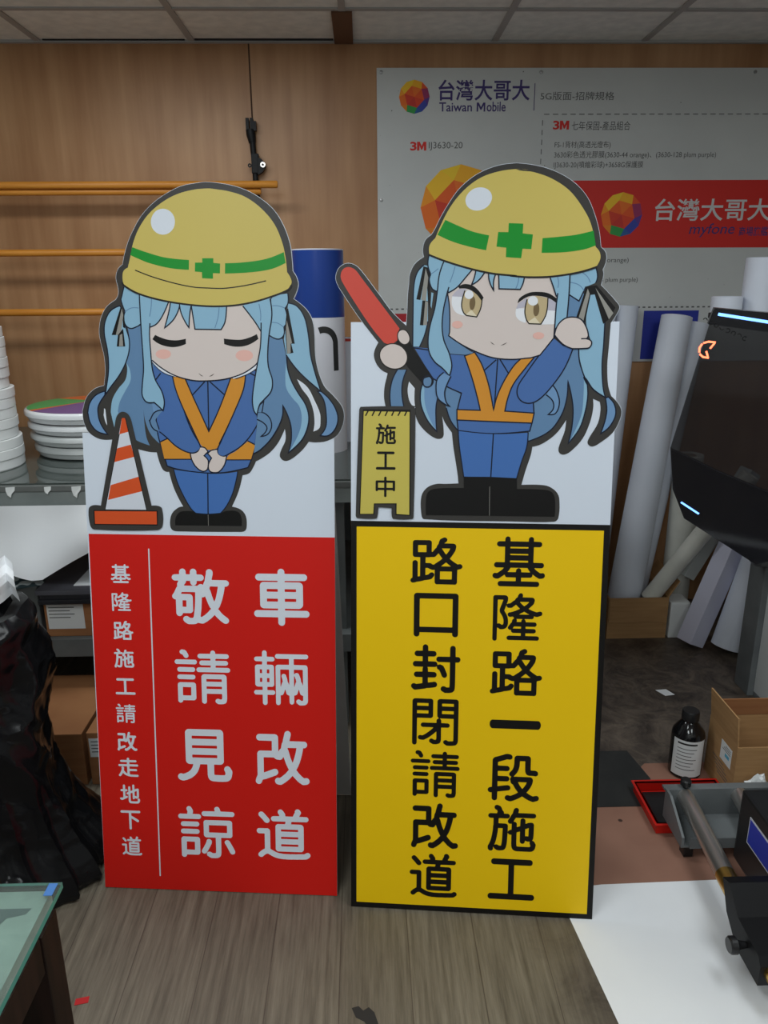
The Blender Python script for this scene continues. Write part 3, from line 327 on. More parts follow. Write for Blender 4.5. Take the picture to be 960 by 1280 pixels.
 '輛': [[186,3,205,0,221,5,235,16,242,29,244,42,245,186,254,190,347,190,360,192,381,206,388,219,390,232,383,255,374,265,364,271,347,274,251,275,245,278,244,288,245,331,248,336,331,338,347,341,360,350,368,360,373,373,373,390,373,695,371,711,360,728,341,739,248,741,244,750,245,793,251,800,344,800,360,803,374,812,382,823,386,836,385,852,374,872,354,883,248,886,245,891,244,957,241,973,235,983,223,993,211,998,198,999,185,996,175,990,162,972,159,957,158,891,155,886,46,883,25,872,14,852,14,836,18,823,26,812,39,803,56,800,152,800,158,793,159,750,155,741,59,739,39,728,29,711,26,695,26,393,27,377,31,363,43,350,56,341,72,338,155,336,158,331,159,285,158,278,152,275,46,274,29,272,9,258,2,245,0,232,2,219,9,206,29,192,46,190,149,190,158,186,159,35,168,16],[428,6,443,3,458,6,470,12,481,26,486,45,487,183,493,186,519,190,536,203,543,216,566,282,572,293,579,278,592,226,600,209,619,192,648,183,650,55,656,39,668,26,685,20,702,21,718,29,729,42,734,62,736,183,740,186,771,193,788,206,795,219,811,272,821,295,827,285,843,226,851,209,867,195,899,183,900,101,894,95,870,91,861,94,831,115,814,117,798,114,784,104,774,88,772,72,778,53,804,26,831,10,847,6,890,7,927,12,953,23,972,42,981,62,986,91,986,698,979,721,967,734,957,740,937,743,738,745,734,754,734,842,738,851,745,852,953,852,973,856,983,862,993,873,998,885,999,898,996,911,990,921,970,935,950,937,437,937,417,932,401,918,395,901,396,882,406,865,423,855,440,852,639,852,645,851,649,842,649,754,645,745,440,743,427,738,417,731,408,721,402,708,401,45,408,22,417,12],[490,341,486,367,486,603,486,649,490,658,635,659,648,655,649,445,648,396,645,381,633,413,619,432,610,491,588,557,576,570,559,578,543,579,526,573,512,557,507,534,525,472,529,434,513,409,497,357],[738,341,735,367,735,531,738,543,752,524,770,475,776,436,762,413,745,355],[897,371,878,419,864,439,856,498,827,575,818,586,808,593,794,598,781,599,758,592,738,570,735,583,734,639,736,655,741,659,890,659,899,655,901,403],[119,422,112,429,113,495,119,498,149,498,155,491,154,426,149,422],[248,422,241,429,242,495,248,498,281,498,288,491,287,426,281,422],[119,583,112,590,113,652,119,655,149,655,155,649,154,586,149,583],[248,583,241,590,242,652,248,655,281,655,288,649,287,586,281,583]],
 '敬': [[276,0,358,0,391,4,408,10,441,28,508,14,538,17,595,48,631,76,672,109,735,173,742,169,771,133,829,76,859,51,902,22,925,17,949,20,969,33,982,54,985,67,985,83,981,96,972,110,959,123,885,180,846,223,822,256,798,282,817,305,836,342,873,442,901,554,918,637,924,684,929,686,955,688,969,694,986,707,995,724,999,740,998,757,991,773,979,787,962,796,945,800,702,802,699,806,700,813,721,909,720,949,711,969,695,985,675,994,655,995,638,991,625,982,615,972,608,959,605,946,604,919,582,820,577,783,563,757,548,713,521,725,501,727,478,720,450,697,441,694,381,697,348,694,227,694,214,697,219,714,246,747,254,781,321,781,323,777,326,743,337,720,348,711,364,701,374,698,388,698,414,711,429,727,436,743,438,777,441,781,511,783,528,787,541,794,551,803,560,816,564,830,564,846,560,863,548,879,535,889,515,896,441,898,438,906,438,949,431,969,421,982,411,991,384,999,368,998,354,992,341,983,333,972,324,949,323,903,317,897,254,898,251,906,250,952,242,972,231,986,217,994,204,998,187,999,161,989,144,969,137,949,137,906,134,898,44,894,20,880,7,859,3,840,6,823,14,806,27,794,50,784,110,783,119,780,95,730,94,677,77,654,30,558,7,531,0,508,2,485,13,465,30,451,60,443,63,438,63,196,70,173,87,153,114,143,130,144,144,148,164,163,172,176,179,196,184,199,304,199,324,203,337,210,348,219,356,233,360,246,361,485,354,512,334,534,311,544,160,546,157,551,170,578,180,581,394,581,404,579,407,574,401,415,394,315,374,163,366,133,359,120,354,117,337,113,311,114,301,117,261,143,244,146,227,146,211,140,197,130,187,117,182,103,180,87,183,73,197,50,214,34,251,9],[494,136,489,140,488,146,508,294,520,485,525,488,551,491,578,507,603,438,641,339,658,306,675,289,676,282,658,266,625,226,565,170,511,134],[180,314,178,325,179,428,191,431,244,430,247,418,245,315,234,312],[735,420,721,451,697,521,673,611,657,641,665,684,672,687,728,687,798,686,805,684,806,680,791,597,768,498,752,446,742,424,738,420]],
 '見': [[704,3,724,0,816,0,873,4,905,9,933,21,959,44,975,69,988,109,999,176,999,199,995,216,962,277,949,290,936,299,921,304,905,304,886,299,871,289,859,272,853,255,851,239,854,222,873,176,870,142,865,133,853,129,800,126,683,129,672,133,668,146,668,325,677,329,784,329,803,332,819,341,834,355,843,368,849,385,851,923,848,943,842,959,832,975,819,986,800,996,784,999,224,999,202,996,181,983,162,959,155,936,155,392,159,375,166,362,192,337,215,329,281,328,287,325,287,315,273,272,256,239,230,205,189,172,135,145,104,135,94,134,72,141,53,142,34,136,19,126,7,109,1,93,0,73,6,52,18,34,37,20,75,6,97,3,113,5,167,20,237,52,259,65,315,113,355,162,373,196,387,229,405,285,414,327,424,329,537,329,546,325,547,319,548,126,556,79,567,53,588,28,623,10,661,4],[281,455,275,461,274,481,275,505,281,511,724,511,731,505,731,481,731,461,724,455],[281,637,275,644,274,664,275,684,281,691,724,691,731,684,731,664,731,644,724,637],[281,817,275,823,274,843,275,867,281,873,724,873,731,867,731,843,731,823,724,817]],
 '諒': [[575,0,644,0,687,5,716,21,730,35,738,51,745,75,750,112,751,398,759,401,917,402,930,407,942,418,950,432,953,445,953,693,949,710,937,726,923,734,907,738,634,738,483,736,470,731,458,720,450,707,447,693,447,452,449,438,455,425,470,409,490,401,647,401,654,399,656,394,657,133,652,102,628,96,598,96,555,120,532,123,519,120,506,112,494,99,491,89,491,61,503,41,549,10],[85,4,102,5,118,15,131,31,137,51,141,54,332,55,353,61,368,77,375,102,375,361,370,377,361,391,348,400,333,404,86,405,65,398,49,382,43,357,43,48,47,31,56,18,69,8],[443,82,468,85,489,102,532,180,580,282,585,309,585,326,581,340,564,360,542,370,529,370,516,366,506,360,496,348,491,333,488,313,474,279,449,228,404,146,401,126,408,105,423,89],[946,82,969,86,988,102,995,123,994,150,960,224,904,334,885,354,864,360,841,357,822,343,813,323,813,299,842,248,910,105,926,89],[138,152,135,163,137,306,148,309,279,307,282,296,281,153,270,150],[82,462,322,462,342,465,355,473,365,486,371,500,371,517,367,530,358,544,345,553,329,557,89,558,69,554,56,546,46,534,40,520,40,503,44,489,53,476,66,467],[542,498,539,506,539,540,539,632,542,640,858,640,861,632,861,598,861,506,858,498],[85,605,322,605,342,608,355,616,365,629,371,642,371,659,367,673,358,686,345,696,329,700,92,700,72,697,59,689,49,676,44,663,43,646,47,632,56,618,69,609],[42,751,362,751,375,753,388,759,401,774,407,792,406,812,397,829,385,840,368,846,260,848,258,853,266,887,266,907,262,924,242,965,227,985,214,993,201,996,184,994,171,987,157,972,151,948,154,928,169,894,165,873,164,849,155,846,40,846,20,838,6,822,0,799,6,775,22,758],[460,812,963,813,976,818,986,826,998,849,999,863,996,877,983,896,969,904,956,907,861,908,753,910,741,955,729,979,719,989,707,996,693,999,680,998,661,988,647,968,644,945,652,917,651,909,460,907,447,904,434,896,425,887,419,873,417,860,419,846,425,833,434,823,447,815]],
 '口': [[52,1,70,0,87,3,104,11,115,21,125,34,131,50,133,98,138,102,144,103,858,103,866,98,867,63,872,45,881,30,895,17,916,8,940,7,963,13,980,26,995,47,999,69,997,947,987,968,972,985,953,995,929,999,70,999,42,993,19,977,4,956,0,933,0,63,3,43,14,24,32,9],[138,229,133,233,132,243,132,859,136,872,861,873,866,869,867,859,867,243,863,230]],
 '封': [[721,0,768,0,803,4,840,13,862,28,878,44,886,58,895,100,899,151,900,633,906,639,949,640,971,647,990,665,999,691,999,707,993,723,985,736,974,745,953,754,909,755,901,758,899,935,888,961,878,971,865,978,843,983,821,978,805,967,792,948,787,925,787,778,787,761,781,755,553,753,537,747,524,736,514,720,509,704,511,684,519,665,534,649,553,641,778,639,784,638,787,633,787,173,783,125,778,119,728,116,681,139,653,140,637,135,621,123,612,109,606,90,607,74,610,61,618,47,631,35,684,3,696,0],[63,51,78,48,103,49,287,78,318,90,384,94,484,110,506,119,526,141,534,164,531,190,516,212,497,225,472,228,362,209,350,209,345,212,343,302,347,313,465,315,484,318,500,327,512,341,519,357,521,376,518,392,510,408,497,421,481,428,465,430,347,432,344,440,343,498,333,527,334,532,484,534,500,538,518,549,521,549,522,524,529,504,543,488,572,472,591,434,624,350,639,331,662,317,675,315,690,316,713,328,729,350,734,376,727,405,687,501,668,540,659,554,637,574,596,590,565,590,534,576,533,601,526,620,512,637,493,647,478,649,347,650,344,659,344,742,350,748,365,749,459,749,481,755,497,767,506,781,512,800,511,819,506,833,497,846,484,856,472,862,456,864,347,866,344,874,343,941,340,961,326,983,303,997,284,999,265,995,250,984,239,970,231,948,231,874,228,866,109,863,86,851,70,829,66,810,69,787,80,768,97,755,119,749,222,749,230,745,231,655,228,650,222,649,87,649,62,643,44,627,33,607,32,585,39,562,56,543,78,534,231,533,242,530,232,501,231,440,228,432,100,429,87,424,75,416,66,405,59,392,56,369,61,350,72,333,87,321,109,315,225,315,230,312,231,302,231,199,228,190,103,169,75,184,50,186,28,178,9,161,3,148,0,132,1,116,6,103,28,76,50,58]],
 '閉': [[36,2,58,1,79,8,94,22,102,41,104,580,114,584,400,584,414,588,427,596,440,609,448,622,451,641,451,951,448,964,440,977,428,989,414,996,393,999,58,999,44,996,30,989,11,971,3,958,0,935,0,48,3,32,11,19,22,9],[758,2,805,0,874,3,934,13,955,23,974,41,987,61,994,84,999,120,999,945,996,961,988,974,972,989,955,997,937,999,599,999,575,993,555,977,544,961,541,945,541,638,544,625,553,609,578,586,575,583,549,573,533,556,527,537,526,491,522,485,236,484,219,481,201,471,187,449,186,426,198,404,219,391,240,388,445,388,454,387,458,384,449,371,401,325,316,260,275,233,229,208,177,213,152,207,142,200,132,188,126,165,128,152,134,139,147,126,159,118,219,108,257,111,334,151,386,186,473,254,522,300,526,292,527,234,527,156,522,126,515,122,487,119,438,143,421,145,407,143,390,135,378,123,371,107,371,87,378,71,393,56,436,32,456,24,508,23,547,27,588,42,604,54,618,77,625,100,629,129,629,384,633,387,641,388,777,390,791,396,803,407,811,420,814,436,811,452,803,465,791,476,777,482,634,485,630,491,629,537,626,550,616,565,600,579,604,583,620,584,892,583,896,579,896,566,896,139,892,110,888,105,881,103,794,97,787,98,752,118,738,121,714,120,694,110,683,97,678,84,677,67,683,51,704,31,738,9],[107,680,103,687,103,713,103,739,107,746,344,746,349,739,349,713,349,687,344,680],[648,680,643,687,643,713,643,739,648,746,892,746,896,739,896,713,896,687,892,680],[107,843,103,850,103,873,103,896,107,902,344,902,349,896,349,873,349,850,344,843],[648,843,643,850,643,873,643,896,648,902,892,902,896,896,896,873,896,850,892,843]],
 '一': [[45,16,66,0,946,4,965,50,982,150,994,300,999,473,997,634,987,795,972,919,954,983,933,999,53,995,34,949,17,849,5,699,0,526,2,365,12,204,27,80]],
 '段': [[431,0,457,2,523,28,608,72,670,115,676,114,723,80,773,50,811,31,874,7,896,8,964,31,983,45,994,62,999,82,996,105,986,121,971,135,958,139,943,141,883,126,877,127,827,149,757,197,759,203,795,253,827,304,862,387,870,426,874,465,866,491,852,511,836,521,811,528,517,528,498,531,529,567,554,600,579,645,599,708,604,731,608,763,611,848,614,856,701,858,712,855,714,681,718,642,723,626,734,596,755,573,770,564,799,557,880,557,905,551,924,551,936,555,949,563,960,577,965,590,968,609,963,629,952,645,936,659,911,668,833,669,825,672,821,708,821,914,817,930,810,944,792,961,770,970,561,970,545,967,530,960,517,947,509,934,504,914,501,786,494,737,479,692,465,665,416,606,411,590,410,573,415,557,423,544,453,521,435,498,429,475,430,459,439,436,439,413,445,396,460,377,486,360,529,279,552,246,581,210,588,197,573,184,532,159,460,124,438,119,401,130,382,131,363,125,348,111,338,95,335,75,338,56,348,39,370,21],[131,10,147,11,165,20,178,33,186,49,188,66,188,190,191,198,404,232,417,238,429,249,437,262,441,275,440,298,432,317,417,332,398,340,366,341,197,313,191,313,189,318,188,406,191,417,373,420,388,426,401,435,410,449,416,465,416,485,409,505,395,520,379,528,360,531,197,531,190,534,188,622,191,634,373,636,385,640,398,649,407,658,413,672,417,691,413,711,404,727,388,741,366,747,272,747,191,749,188,763,188,812,191,822,363,883,417,878,442,886,451,894,461,907,465,921,467,937,459,963,438,984,420,992,370,999,338,997,288,976,122,921,98,898,88,881,82,865,81,298,75,292,35,285,19,275,5,256,0,229,6,206,23,187,41,178,75,176,80,174,81,66,84,49,89,36,100,23,116,13],[670,277,658,290,616,351,587,410,589,414,595,416,670,416,745,415,752,413,752,410,741,380,714,331,685,288,676,279]],
 '中': [[495,0,518,2,536,10,553,26,561,45,562,330,566,341,867,342,872,339,883,317,896,304,918,293,940,291,966,297,984,310,996,330,999,352,999,756,996,773,988,788,966,805,940,812,566,813,562,821,562,944,559,960,550,976,535,989,518,997,496,999,477,996,459,986,446,973,440,960,437,944,437,821,433,813,52,811,30,803,12,789,2,769,0,750,0,336,3,320,10,307,22,294,37,286,52,282,70,281,92,288,110,301,121,317,127,339,132,342,433,341,437,330,438,45,444,29,459,13,477,3],[129,455,126,462,126,495,126,689,129,700,433,700,437,692,437,659,437,466,433,455],[566,455,562,462,562,495,562,689,566,700,870,700,873,692,873,659,873,466,870,455]],
}

# ------------------------------------------------------------------ helpers
def srgb(r, g, b):
    f = lambda c: (c / 255.0 / 12.92) if c / 255.0 <= 0.04045 else ((c / 255.0 + 0.055) / 1.055) ** 2.4
    return (f(r), f(g), f(b), 1.0)
MATS = {}
def mat(name, col, rough=0.5, metal=0.0, spec=0.5, coat=0.0, emit=None, estr=0.0, alpha=None, trans=0.0, ior=1.45):
    if name in MATS: return MATS[name]
    m = bpy.data.materials.new(name); m.use_nodes = True
    b = m.node_tree.nodes['Principled BSDF']
    b.inputs['Base Color'].default_value = col; b.inputs['Roughness'].default_value = rough
    b.inputs['Metallic'].default_value = metal; b.inputs['Specular IOR Level'].default_value = spec
    b.inputs['Coat Weight'].default_value = coat; b.inputs['IOR'].default_value = ior
    b.inputs['Transmission Weight'].default_value = trans
    if emit: b.inputs['Emission Color'].default_value = emit; b.inputs['Emission Strength'].default_value = estr
    MATS[name] = m
    return m
def noisy(name, cols, scale=(1, 1, 1), nscale=4.0, detail=6.0, rough=0.6, bump=0.0, lo=0.35, hi=0.65, spec=0.4, speck=None):
    """two colours mixed by object-space noise, optional bump and dark specks"""
    m = mat(name, cols[0], rough, spec=spec); nt = m.node_tree; N = nt.nodes; L = nt.links
    b = N['Principled BSDF']
    tc = N.new('ShaderNodeTexCoord'); mp = N.new('ShaderNodeMapping'); mp.inputs['Scale'].default_value = scale
    no = N.new('ShaderNodeTexNoise'); no.inputs['Scale'].default_value = nscale; no.inputs['Detail'].default_value = detail
    cr = N.new('ShaderNodeValToRGB'); cr.color_ramp.elements[0].position = lo; cr.color_ramp.elements[1].position = hi
    cr.color_ramp.elements[0].color = cols[0]; cr.color_ramp.elements[1].color = cols[1]
    for i, c in enumerate(cols[2:]):
        e = cr.color_ramp.elements.new(lo + (hi - lo) * (i + 1) / (len(cols) - 1)); e.color = c
    L.new(tc.outputs['Object'], mp.inputs[0]); L.new(mp.outputs[0], no.inputs['Vector'])
    L.new(no.outputs[0], cr.inputs[0])
    out = cr.outputs[0]
    if speck:
        vo = N.new('ShaderNodeTexVoronoi'); vo.inputs['Scale'].default_value = speck[0]
        L.new(tc.outputs['Object'], vo.inputs['Vector'])
        r2 = N.new('ShaderNodeValToRGB'); r2.color_ramp.elements[0].position = speck[1]; r2.color_ramp.elements[1].position = speck[1] + 0.02
        L.new(vo.outputs['Distance'], r2.inputs[0])
        mx = N.new('ShaderNodeMixRGB'); mx.inputs[1].default_value = speck[2]
        L.new(r2.outputs[0], mx.inputs[0]); L.new(out, mx.inputs[2]); out = mx.outputs[0]
    L.new(out, b.inputs['Base Color'])
    if bump:
        bp = N.new('ShaderNodeBump'); bp.inputs['Strength'].default_value = bump; bp.inputs['Distance'].default_value = 0.01
        L.new(no.outputs[0], bp.inputs['Height']); L.new(bp.outputs[0], b.inputs['Normal'])
    return m

class MB:
    """collects shapes into one mesh"""
    def __init__(s): s.bm = bmesh.new(); s.mats = []
    def mi(s, m):
        if m not in s.mats: s.mats.append(m)
        return s.mats.index(m)
    def faces(s, verts, faces, m, smooth=False):
        vs = [s.bm.verts.new(v) for v in verts]; k = s.mi(m); out = []
        for f in faces:
            try: fc = s.bm.faces.new([vs[i] for i in f])
            except ValueError: continue
            fc.material_index = k; fc.smooth = smooth; out.append(fc)
        return vs, out
    def box(s, a, b, m, M=None, bev=0.0):
        x0, y0, z0 = a; x1, y1, z1 = b
        V = [Vector(p) for p in ((x0,y0,z0),(x1,y0,z0),(x1,y1,z0),(x0,y1,z0),(x0,y0,z1),(x1,y0,z1),(x1,y1,z1),(x0,y1,z1))]
        if M: V = [M @ v for v in V]
        vs, fs = s.faces(V, [(3,2,1,0),(4,5,6,7),(0,1,5,4),(1,2,6,5),(2,3,7,6),(3,0,4,7)], m)
        if bev > 0:
            es = list({e for f in fs for e in f.edges})
            r = bmesh.ops.bevel(s.bm, geom=es, offset=bev, segments=2, affect='EDGES', profile=0.7)
            for f in r['faces']: f.material_index = s.mi(m)
        return s
    def tube(s, pts, r, m, n=20, cap=True, smooth=True):
        """swept circle along points; r is a number or a list"""
        pts = [Vector(p) for p in pts]; rs = r if isinstance(r, (list, tuple)) else [r] * len(pts)
        k = s.mi(m); rings = []
        t = (pts[1] - pts[0]).normalized(); up = Vector((0, 0, 1)) if abs(t.z) < 0.9 else Vector((1, 0, 0))
        a = t.cross(up).normalized()
        for i, p in enumerate(pts):
            if i == 0: t = (pts[1] - pts[0])
            elif i == len(pts) - 1: t = pts[-1] - pts[-2]
            else: t = pts[i + 1] - pts[i - 1]
            t.normalize(); a = (a - t * a.dot(t)).normalized(); b = t.cross(a)
            rings.append([s.bm.verts.new(p + (a * math.cos(2*PI*j/n) + b * math.sin(2*PI*j/n)) * rs[i]) for j in range(n)])
        for i in range(len(rings) - 1):
            for j in range(n):
                f = s.bm.faces.new((rings[i][j], rings[i][(j+1)%n], rings[i+1][(j+1)%n], rings[i+1][j])); f.material_index = k; f.smooth = smooth
        if cap:
            for R, rev in ((rings[0], True), (rings[-1], False)):
                f = s.bm.faces.new(R[::-1] if rev else R); f.material_index = k
        return s
    def lathe(s, prof, m, n=40, M=None, mfun=None, smooth=True):
        """profile of (radius, height) turned about z"""
        k = s.mi(m); rings = []
        for r, z in prof:
            if r < 1e-6: rings.append([s.bm.verts.new((M @ Vector((0,0,z))) if M else (0,0,z))]); continue
            R = []
            for j in range(n):
                v = Vector((r*math.cos(2*PI*j/n), r*math.sin(2*PI*j/n), z)); R.append(s.bm.verts.new(M @ v if M else v))
            rings.append(R)
        for i in range(len(rings)-1):
            A, B = rings[i], rings[i+1]
            kk = s.mi(mfun(i)) if mfun else k
            for j in range(n):
                q = [A[j % len(A)], A[(j+1) % len(A)], B[(j+1) % len(B)], B[j % len(B)]]
                u = []
                for v in q:
                    if v not in u: u.append(v)
                if len(u) > 2:
                    f = s.bm.faces.new(u); f.material_index = kk; f.smooth = smooth
        return s
    def region(s, loops, m, z0, z1=None, m_side=None, M=None, holes=False):
        """fills 2-D loops (even-odd when holes) at height z0, extruded down to z1"""
        V = []; F = []
        for lp in loops:
            F.append(list(range(len(V), len(V) + len(lp)))); V += [Vector(p) for p in lp]
        v2, e2, f2, _, _, fo = delaunay_2d_cdt(V, [], F, 2 if holes else 1, 1e-7)
        T = lambda p, z: (M @ Vector((p[0], p[1], z))) if M else Vector((p[0], p[1], z))
        k = s.mi(m); top = [s.bm.verts.new(T(p, z0)) for p in v2]; cnt = {}
        for f in f2:
            pts = [v2[i] for i in f]
            ar = sum(pts[i].x*pts[(i+1)%len(pts)].y - pts[(i+1)%len(pts)].x*pts[i].y for i in range(len(pts)))
            if ar < 0: f = f[::-1]
            fc = s.bm.faces.new([top[i] for i in f]); fc.material_index = k
            for i in range(len(f)):
                cnt[(f[i], f[(i+1)%len(f)])] = cnt.get((f[i], f[(i+1)%len(f)]), 0) + 1
        if z1 is not None:
            ks = s.mi(m_side or m); bot = [s.bm.verts.new(T(p, z1)) for p in v2]
            for (a, b) in cnt:
                if (b, a) not in cnt:
                    fc = s.bm.faces.new((top[b], top[a], bot[a], bot[b])); fc.material_index = ks
            for f in f2:
                pts = [v2[i] for i in f]
                ar = sum(pts[i].x*pts[(i+1)%len(pts)].y - pts[(i+1)%len(pts)].x*pts[i].y for i in range(len(pts)))
                if ar > 0: f = f[::-1]
                fc = s.bm.faces.new([bot[i] for i in f]); fc.material_index = ks
        loose = [v for v in s.bm.verts if not v.link_faces]
        bmesh.ops.delete(s.bm, geom=loose, context='VERTS')
        return s
    def ribbon(s, pts, w, m, z, closed=False, M=None):
        """flat stroke of constant width with mitred joints and rounded ends"""
        P = [Vector(p) for p in pts]; n = len(P); k = s.mi(m); Lf = []; Rt = []
        for i in range(n):
            if closed: d0 = P[i] - P[i-1]; d1 = P[(i+1)%n] - P[i]
            else:
                d0 = P[i] - P[max(i-1, 0)] if i > 0 else P[1] - P[0]
                d1 = P[min(i+1, n-1)] - P[i] if i < n-1 else P[-1] - P[-2]
            if d0.length < 1e-9: d0 = d1
            if d1.length < 1e-9: d1 = d0
            d0 = d0.normalized(); d1 = d1.normalized(); t = d0 + d1
            t = t.normalized() if t.length > 1e-4 else d1
            nn = Vector((-t.y, t.x)); c = max(0.45, nn.dot(Vector((-d1.y, d1.x))))
            h = w / 2 / c
            q = P[i]
            if not closed and i == 0: q = q - d1 * w * 0.35
            if not closed and i == n-1: q = q + d0 * w * 0.35
            Lf.append(q + nn * h); Rt.append(q - nn * h)
        T = lambda p: (M @ Vector((p[0], p[1], z))) if M else Vector((p[0], p[1], z))
        A = [s.bm.verts.new(T(p)) for p in Lf]; B = [s.bm.verts.new(T(p)) for p in Rt]
        for i in range(n if closed else n-1):
            j = (i+1) % n
            f = s.bm.faces.new((B[i], B[j], A[j], A[i])); f.material_index = k
        return s
    def build(s, name, parent=None, loc=(0,0,0), smooth_angle=None):
        me = bpy.data.meshes.new(name); s.bm.normal_update()
        for e in s.bm.edges:
            if len(e.link_faces) == 2 and e.calc_face_angle(0) > 0.62: e.smooth = False
        s.bm.to_mesh(me); s.bm.free()
        for m in s.mats: me.materials.append(m)
        o = bpy.data.objects.new(name, me); COL.objects.link(o); o.location = loc
        if parent: o.parent = parent
        return o

def spline(s, step=6):
    """control points 'x,y' with ! at corners -> smooth closed or open polyline in metres"""
    P = []; K = []
    for t in s.split():
        K.append(t.endswith('!')); x, y = t.rstrip('!').split(','); P.append(Vector((float(x), float(y))) * 0.0005)
    return P, K
def curve_pts(P, K, closed, step=5):
    n = len(P); out = []
    for i in range(n if closed else n - 1):
        p1, p2 = P[i], P[(i+1) % n]
        k1, k2 = K[i], K[(i+1) % n]
        if not closed: k1 = k1 or i == 0; k2 = k2 or i == n - 2
        if k1 and k2: out.append(p1); continue
        p0 = P[i-1] if not k1 else p1 * 2 - p2
        p3 = P[(i+2) % n] if not k2 else p2 * 2 - p1
        d = max((p2 - p1).length, 1e-6)
        m1 = (p2 - p0); m2 = (p3 - p1)
        m1 = m1.normalized() * d if m1.length > 1e-9 else (p2 - p1); m2 = m2.normalized() * d if m2.length > 1e-9 else (p2 - p1)
        if k1: m1 = (p2 - p1) * 1.5 - m2 * 0.5
        if k2: m2 = (p2 - p1) * 1.5 - m1 * 0.5
        ns = step if d > 0.006 else 3
        for j in range(ns):
            t = j / ns; t2 = t*t; t3 = t2*t
            out.append(p1*(2*t3-3*t2+1) + m1*(t3-2*t2+t) + p2*(-2*t3+3*t2) + m2*(t3-t2))
    if not closed: out.append(P[-1])
    return out
def glyph_loops(ch):
    return [[(n[i] / 999.0, n[i+1] / 999.0) for i in range(0, len(n), 2)] for n in GLYPH[ch]]
def thing(name, label, cat, loc=(0,0,0), rot=None, group=None):
    o = bpy.data.objects.new(name, None); COL.objects.link(o); o.empty_display_size = 0.05
    o.location = loc
    if rot is not None: o.rotation_euler = rot
    o['label'] = label; o['category'] = cat
    if group: o['group'] = group
    return o
def tag(o, label, cat, group=None):
    o['label'] = label; o['category'] = cat
    if group: o['group'] = group
    return o
def struct(o): o['kind'] = 'structure'; return o
def font_mesh(text, bold=0.0):
    c = bpy.data.curves.new('lettering', 'FONT'); c.body = text; c.size = 1.0; c.offset = bold; c.resolution_u = 4
    o = bpy.data.objects.new('lettering', c); COL.objects.link(o)
    dg = bpy.context.evaluated_depsgraph_get(); me = o.evaluated_get(dg).to_mesh()
    V = [v.co.copy() for v in me.vertices]; F = [tuple(p.vertices) for p in me.polygons]
    o.evaluated_get(dg).to_mesh_clear(); bpy.data.objects.remove(o); bpy.data.curves.remove(c)
    return V, F
def add_text(mb, text, box, m, M, z=0.0, bold=0.0, slant=0.0):
    """lettering fitted into box (x0,y0,x1,y1) of the plane M"""
    V, F = font_mesh(text, bold)
    x0 = min(v.x for v in V); x1 = max(v.x for v in V); y0 = min(v.y for v in V); y1 = max(v.y for v in V)
    W = [M @ Vector((box[0] + (v.x-x0)/(x1-x0)*(box[2]-box[0]) + slant*(v.y-y0)/(y1-y0)*(box[3]-box[1]), box[1] + (v.y-y0)/(y1-y0)*(box[3]-box[1]), z)) for v in V]
    mb.faces(W, F, m)

# ------------------------------------------------------------------ materials
WHITE = mat('white_board', (0.70, 0.765, 0.87, 1), 0.42)
def ink(n, r, g, b, rough=0.45): return mat('ink_' + n, srgb(r, g, b), rough, spec=0.3)
INK = dict(outline=ink('outline', 60, 58, 56), outline2=ink('dark_line', 36, 32, 28), white=ink('white', 222, 228, 238), white2=ink('cone_white', 216, 221, 232),
    hairlight=ink('pale_blue', 142, 184, 210), hairmid=ink('slate_blue', 100, 136, 174), haircurl=ink('mid_blue', 112, 150, 192), navy=ink('navy', 16, 24, 44),
    black=ink('black', 14, 13, 13), ribgrey=ink('grey', 150, 148, 142), skin=ink('skin', 217, 204, 199), blush=ink('blush', 232, 183, 172), facial=ink('facial', 80, 70, 66),
    blue=ink('work_blue', 74, 111, 172), blue2=ink('trouser_blue', 70, 114, 182), orange=ink('vest_orange', 214, 144, 48), yellow=ink('helmet_yellow', 208, 188, 100),
    yellow2=ink('notice_yellow', 206, 190, 90), green=ink('green', 22, 146, 46), coneorange=ink('cone_orange', 218, 84, 38), batonred=ink('baton_red', 212, 76, 62),
    tan=ink('tan', 196, 176, 136), tanlight=ink('pale_tan', 226, 214, 186), pupil=ink('brown', 118, 98, 68), eyewhite=ink('eye_white', 234, 236, 242), eyeshade=ink('eye_shade', 190, 186, 200),
    red=ink('panel_red', 214, 28, 20), panelyellow=ink('panel_yellow', 246, 202, 10), borderblack=ink('border_black', 16, 14, 13))
foam = mat('foam_edge', (0.78, 0.78, 0.78, 1), 0.7)
plastic_white = noisy('white_plastic', [(0.72, 0.74, 0.74, 1), (0.80, 0.82, 0.81, 1)], nscale=3, rough=0.35)
paper_white = noisy('white_paper', [(0.80, 0.82, 0.85, 1), (0.87, 0.89, 0.91, 1)], nscale=2.5, rough=0.6)
vinyl_white = noisy('white_vinyl', [(0.64, 0.68, 0.77, 1), (0.72, 0.76, 0.85, 1)], nscale=2, rough=0.45)
vinyl_cream = noisy('cream_tube', [(0.58, 0.58, 0.53, 1), (0.68, 0.68, 0.62, 1)], nscale=7, rough=0.6, speck=(30, 0.03, (0.2, 0.2, 0.2, 1)))
lilac = mat('lilac_carton', (0.58, 0.58, 0.70, 1), 0.6)
card = noisy('cardboard', [(0.36, 0.20, 0.085, 1), (0.43, 0.25, 0.11, 1)], scale=(1, 1, 12), nscale=6, rough=0.8)
card_dark = noisy('brown_cardboard', [(0.30, 0.125, 0.05, 1), (0.36, 0.16, 0.065, 1)], scale=(1, 1, 10), nscale=5, rough=0.8)
black_pl = mat('black_plastic', (0.012, 0.012, 0.013, 1), 0.35)
black_gl = mat('black_gloss', (0.006, 0.006, 0.007, 1), 0.12, coat=0.3)
steel = noisy('brushed_steel', [(0.60, 0.57, 0.54, 1), (0.76, 0.73, 0.70, 1)], scale=(30, 1, 30), nscale=4, rough=0.28)
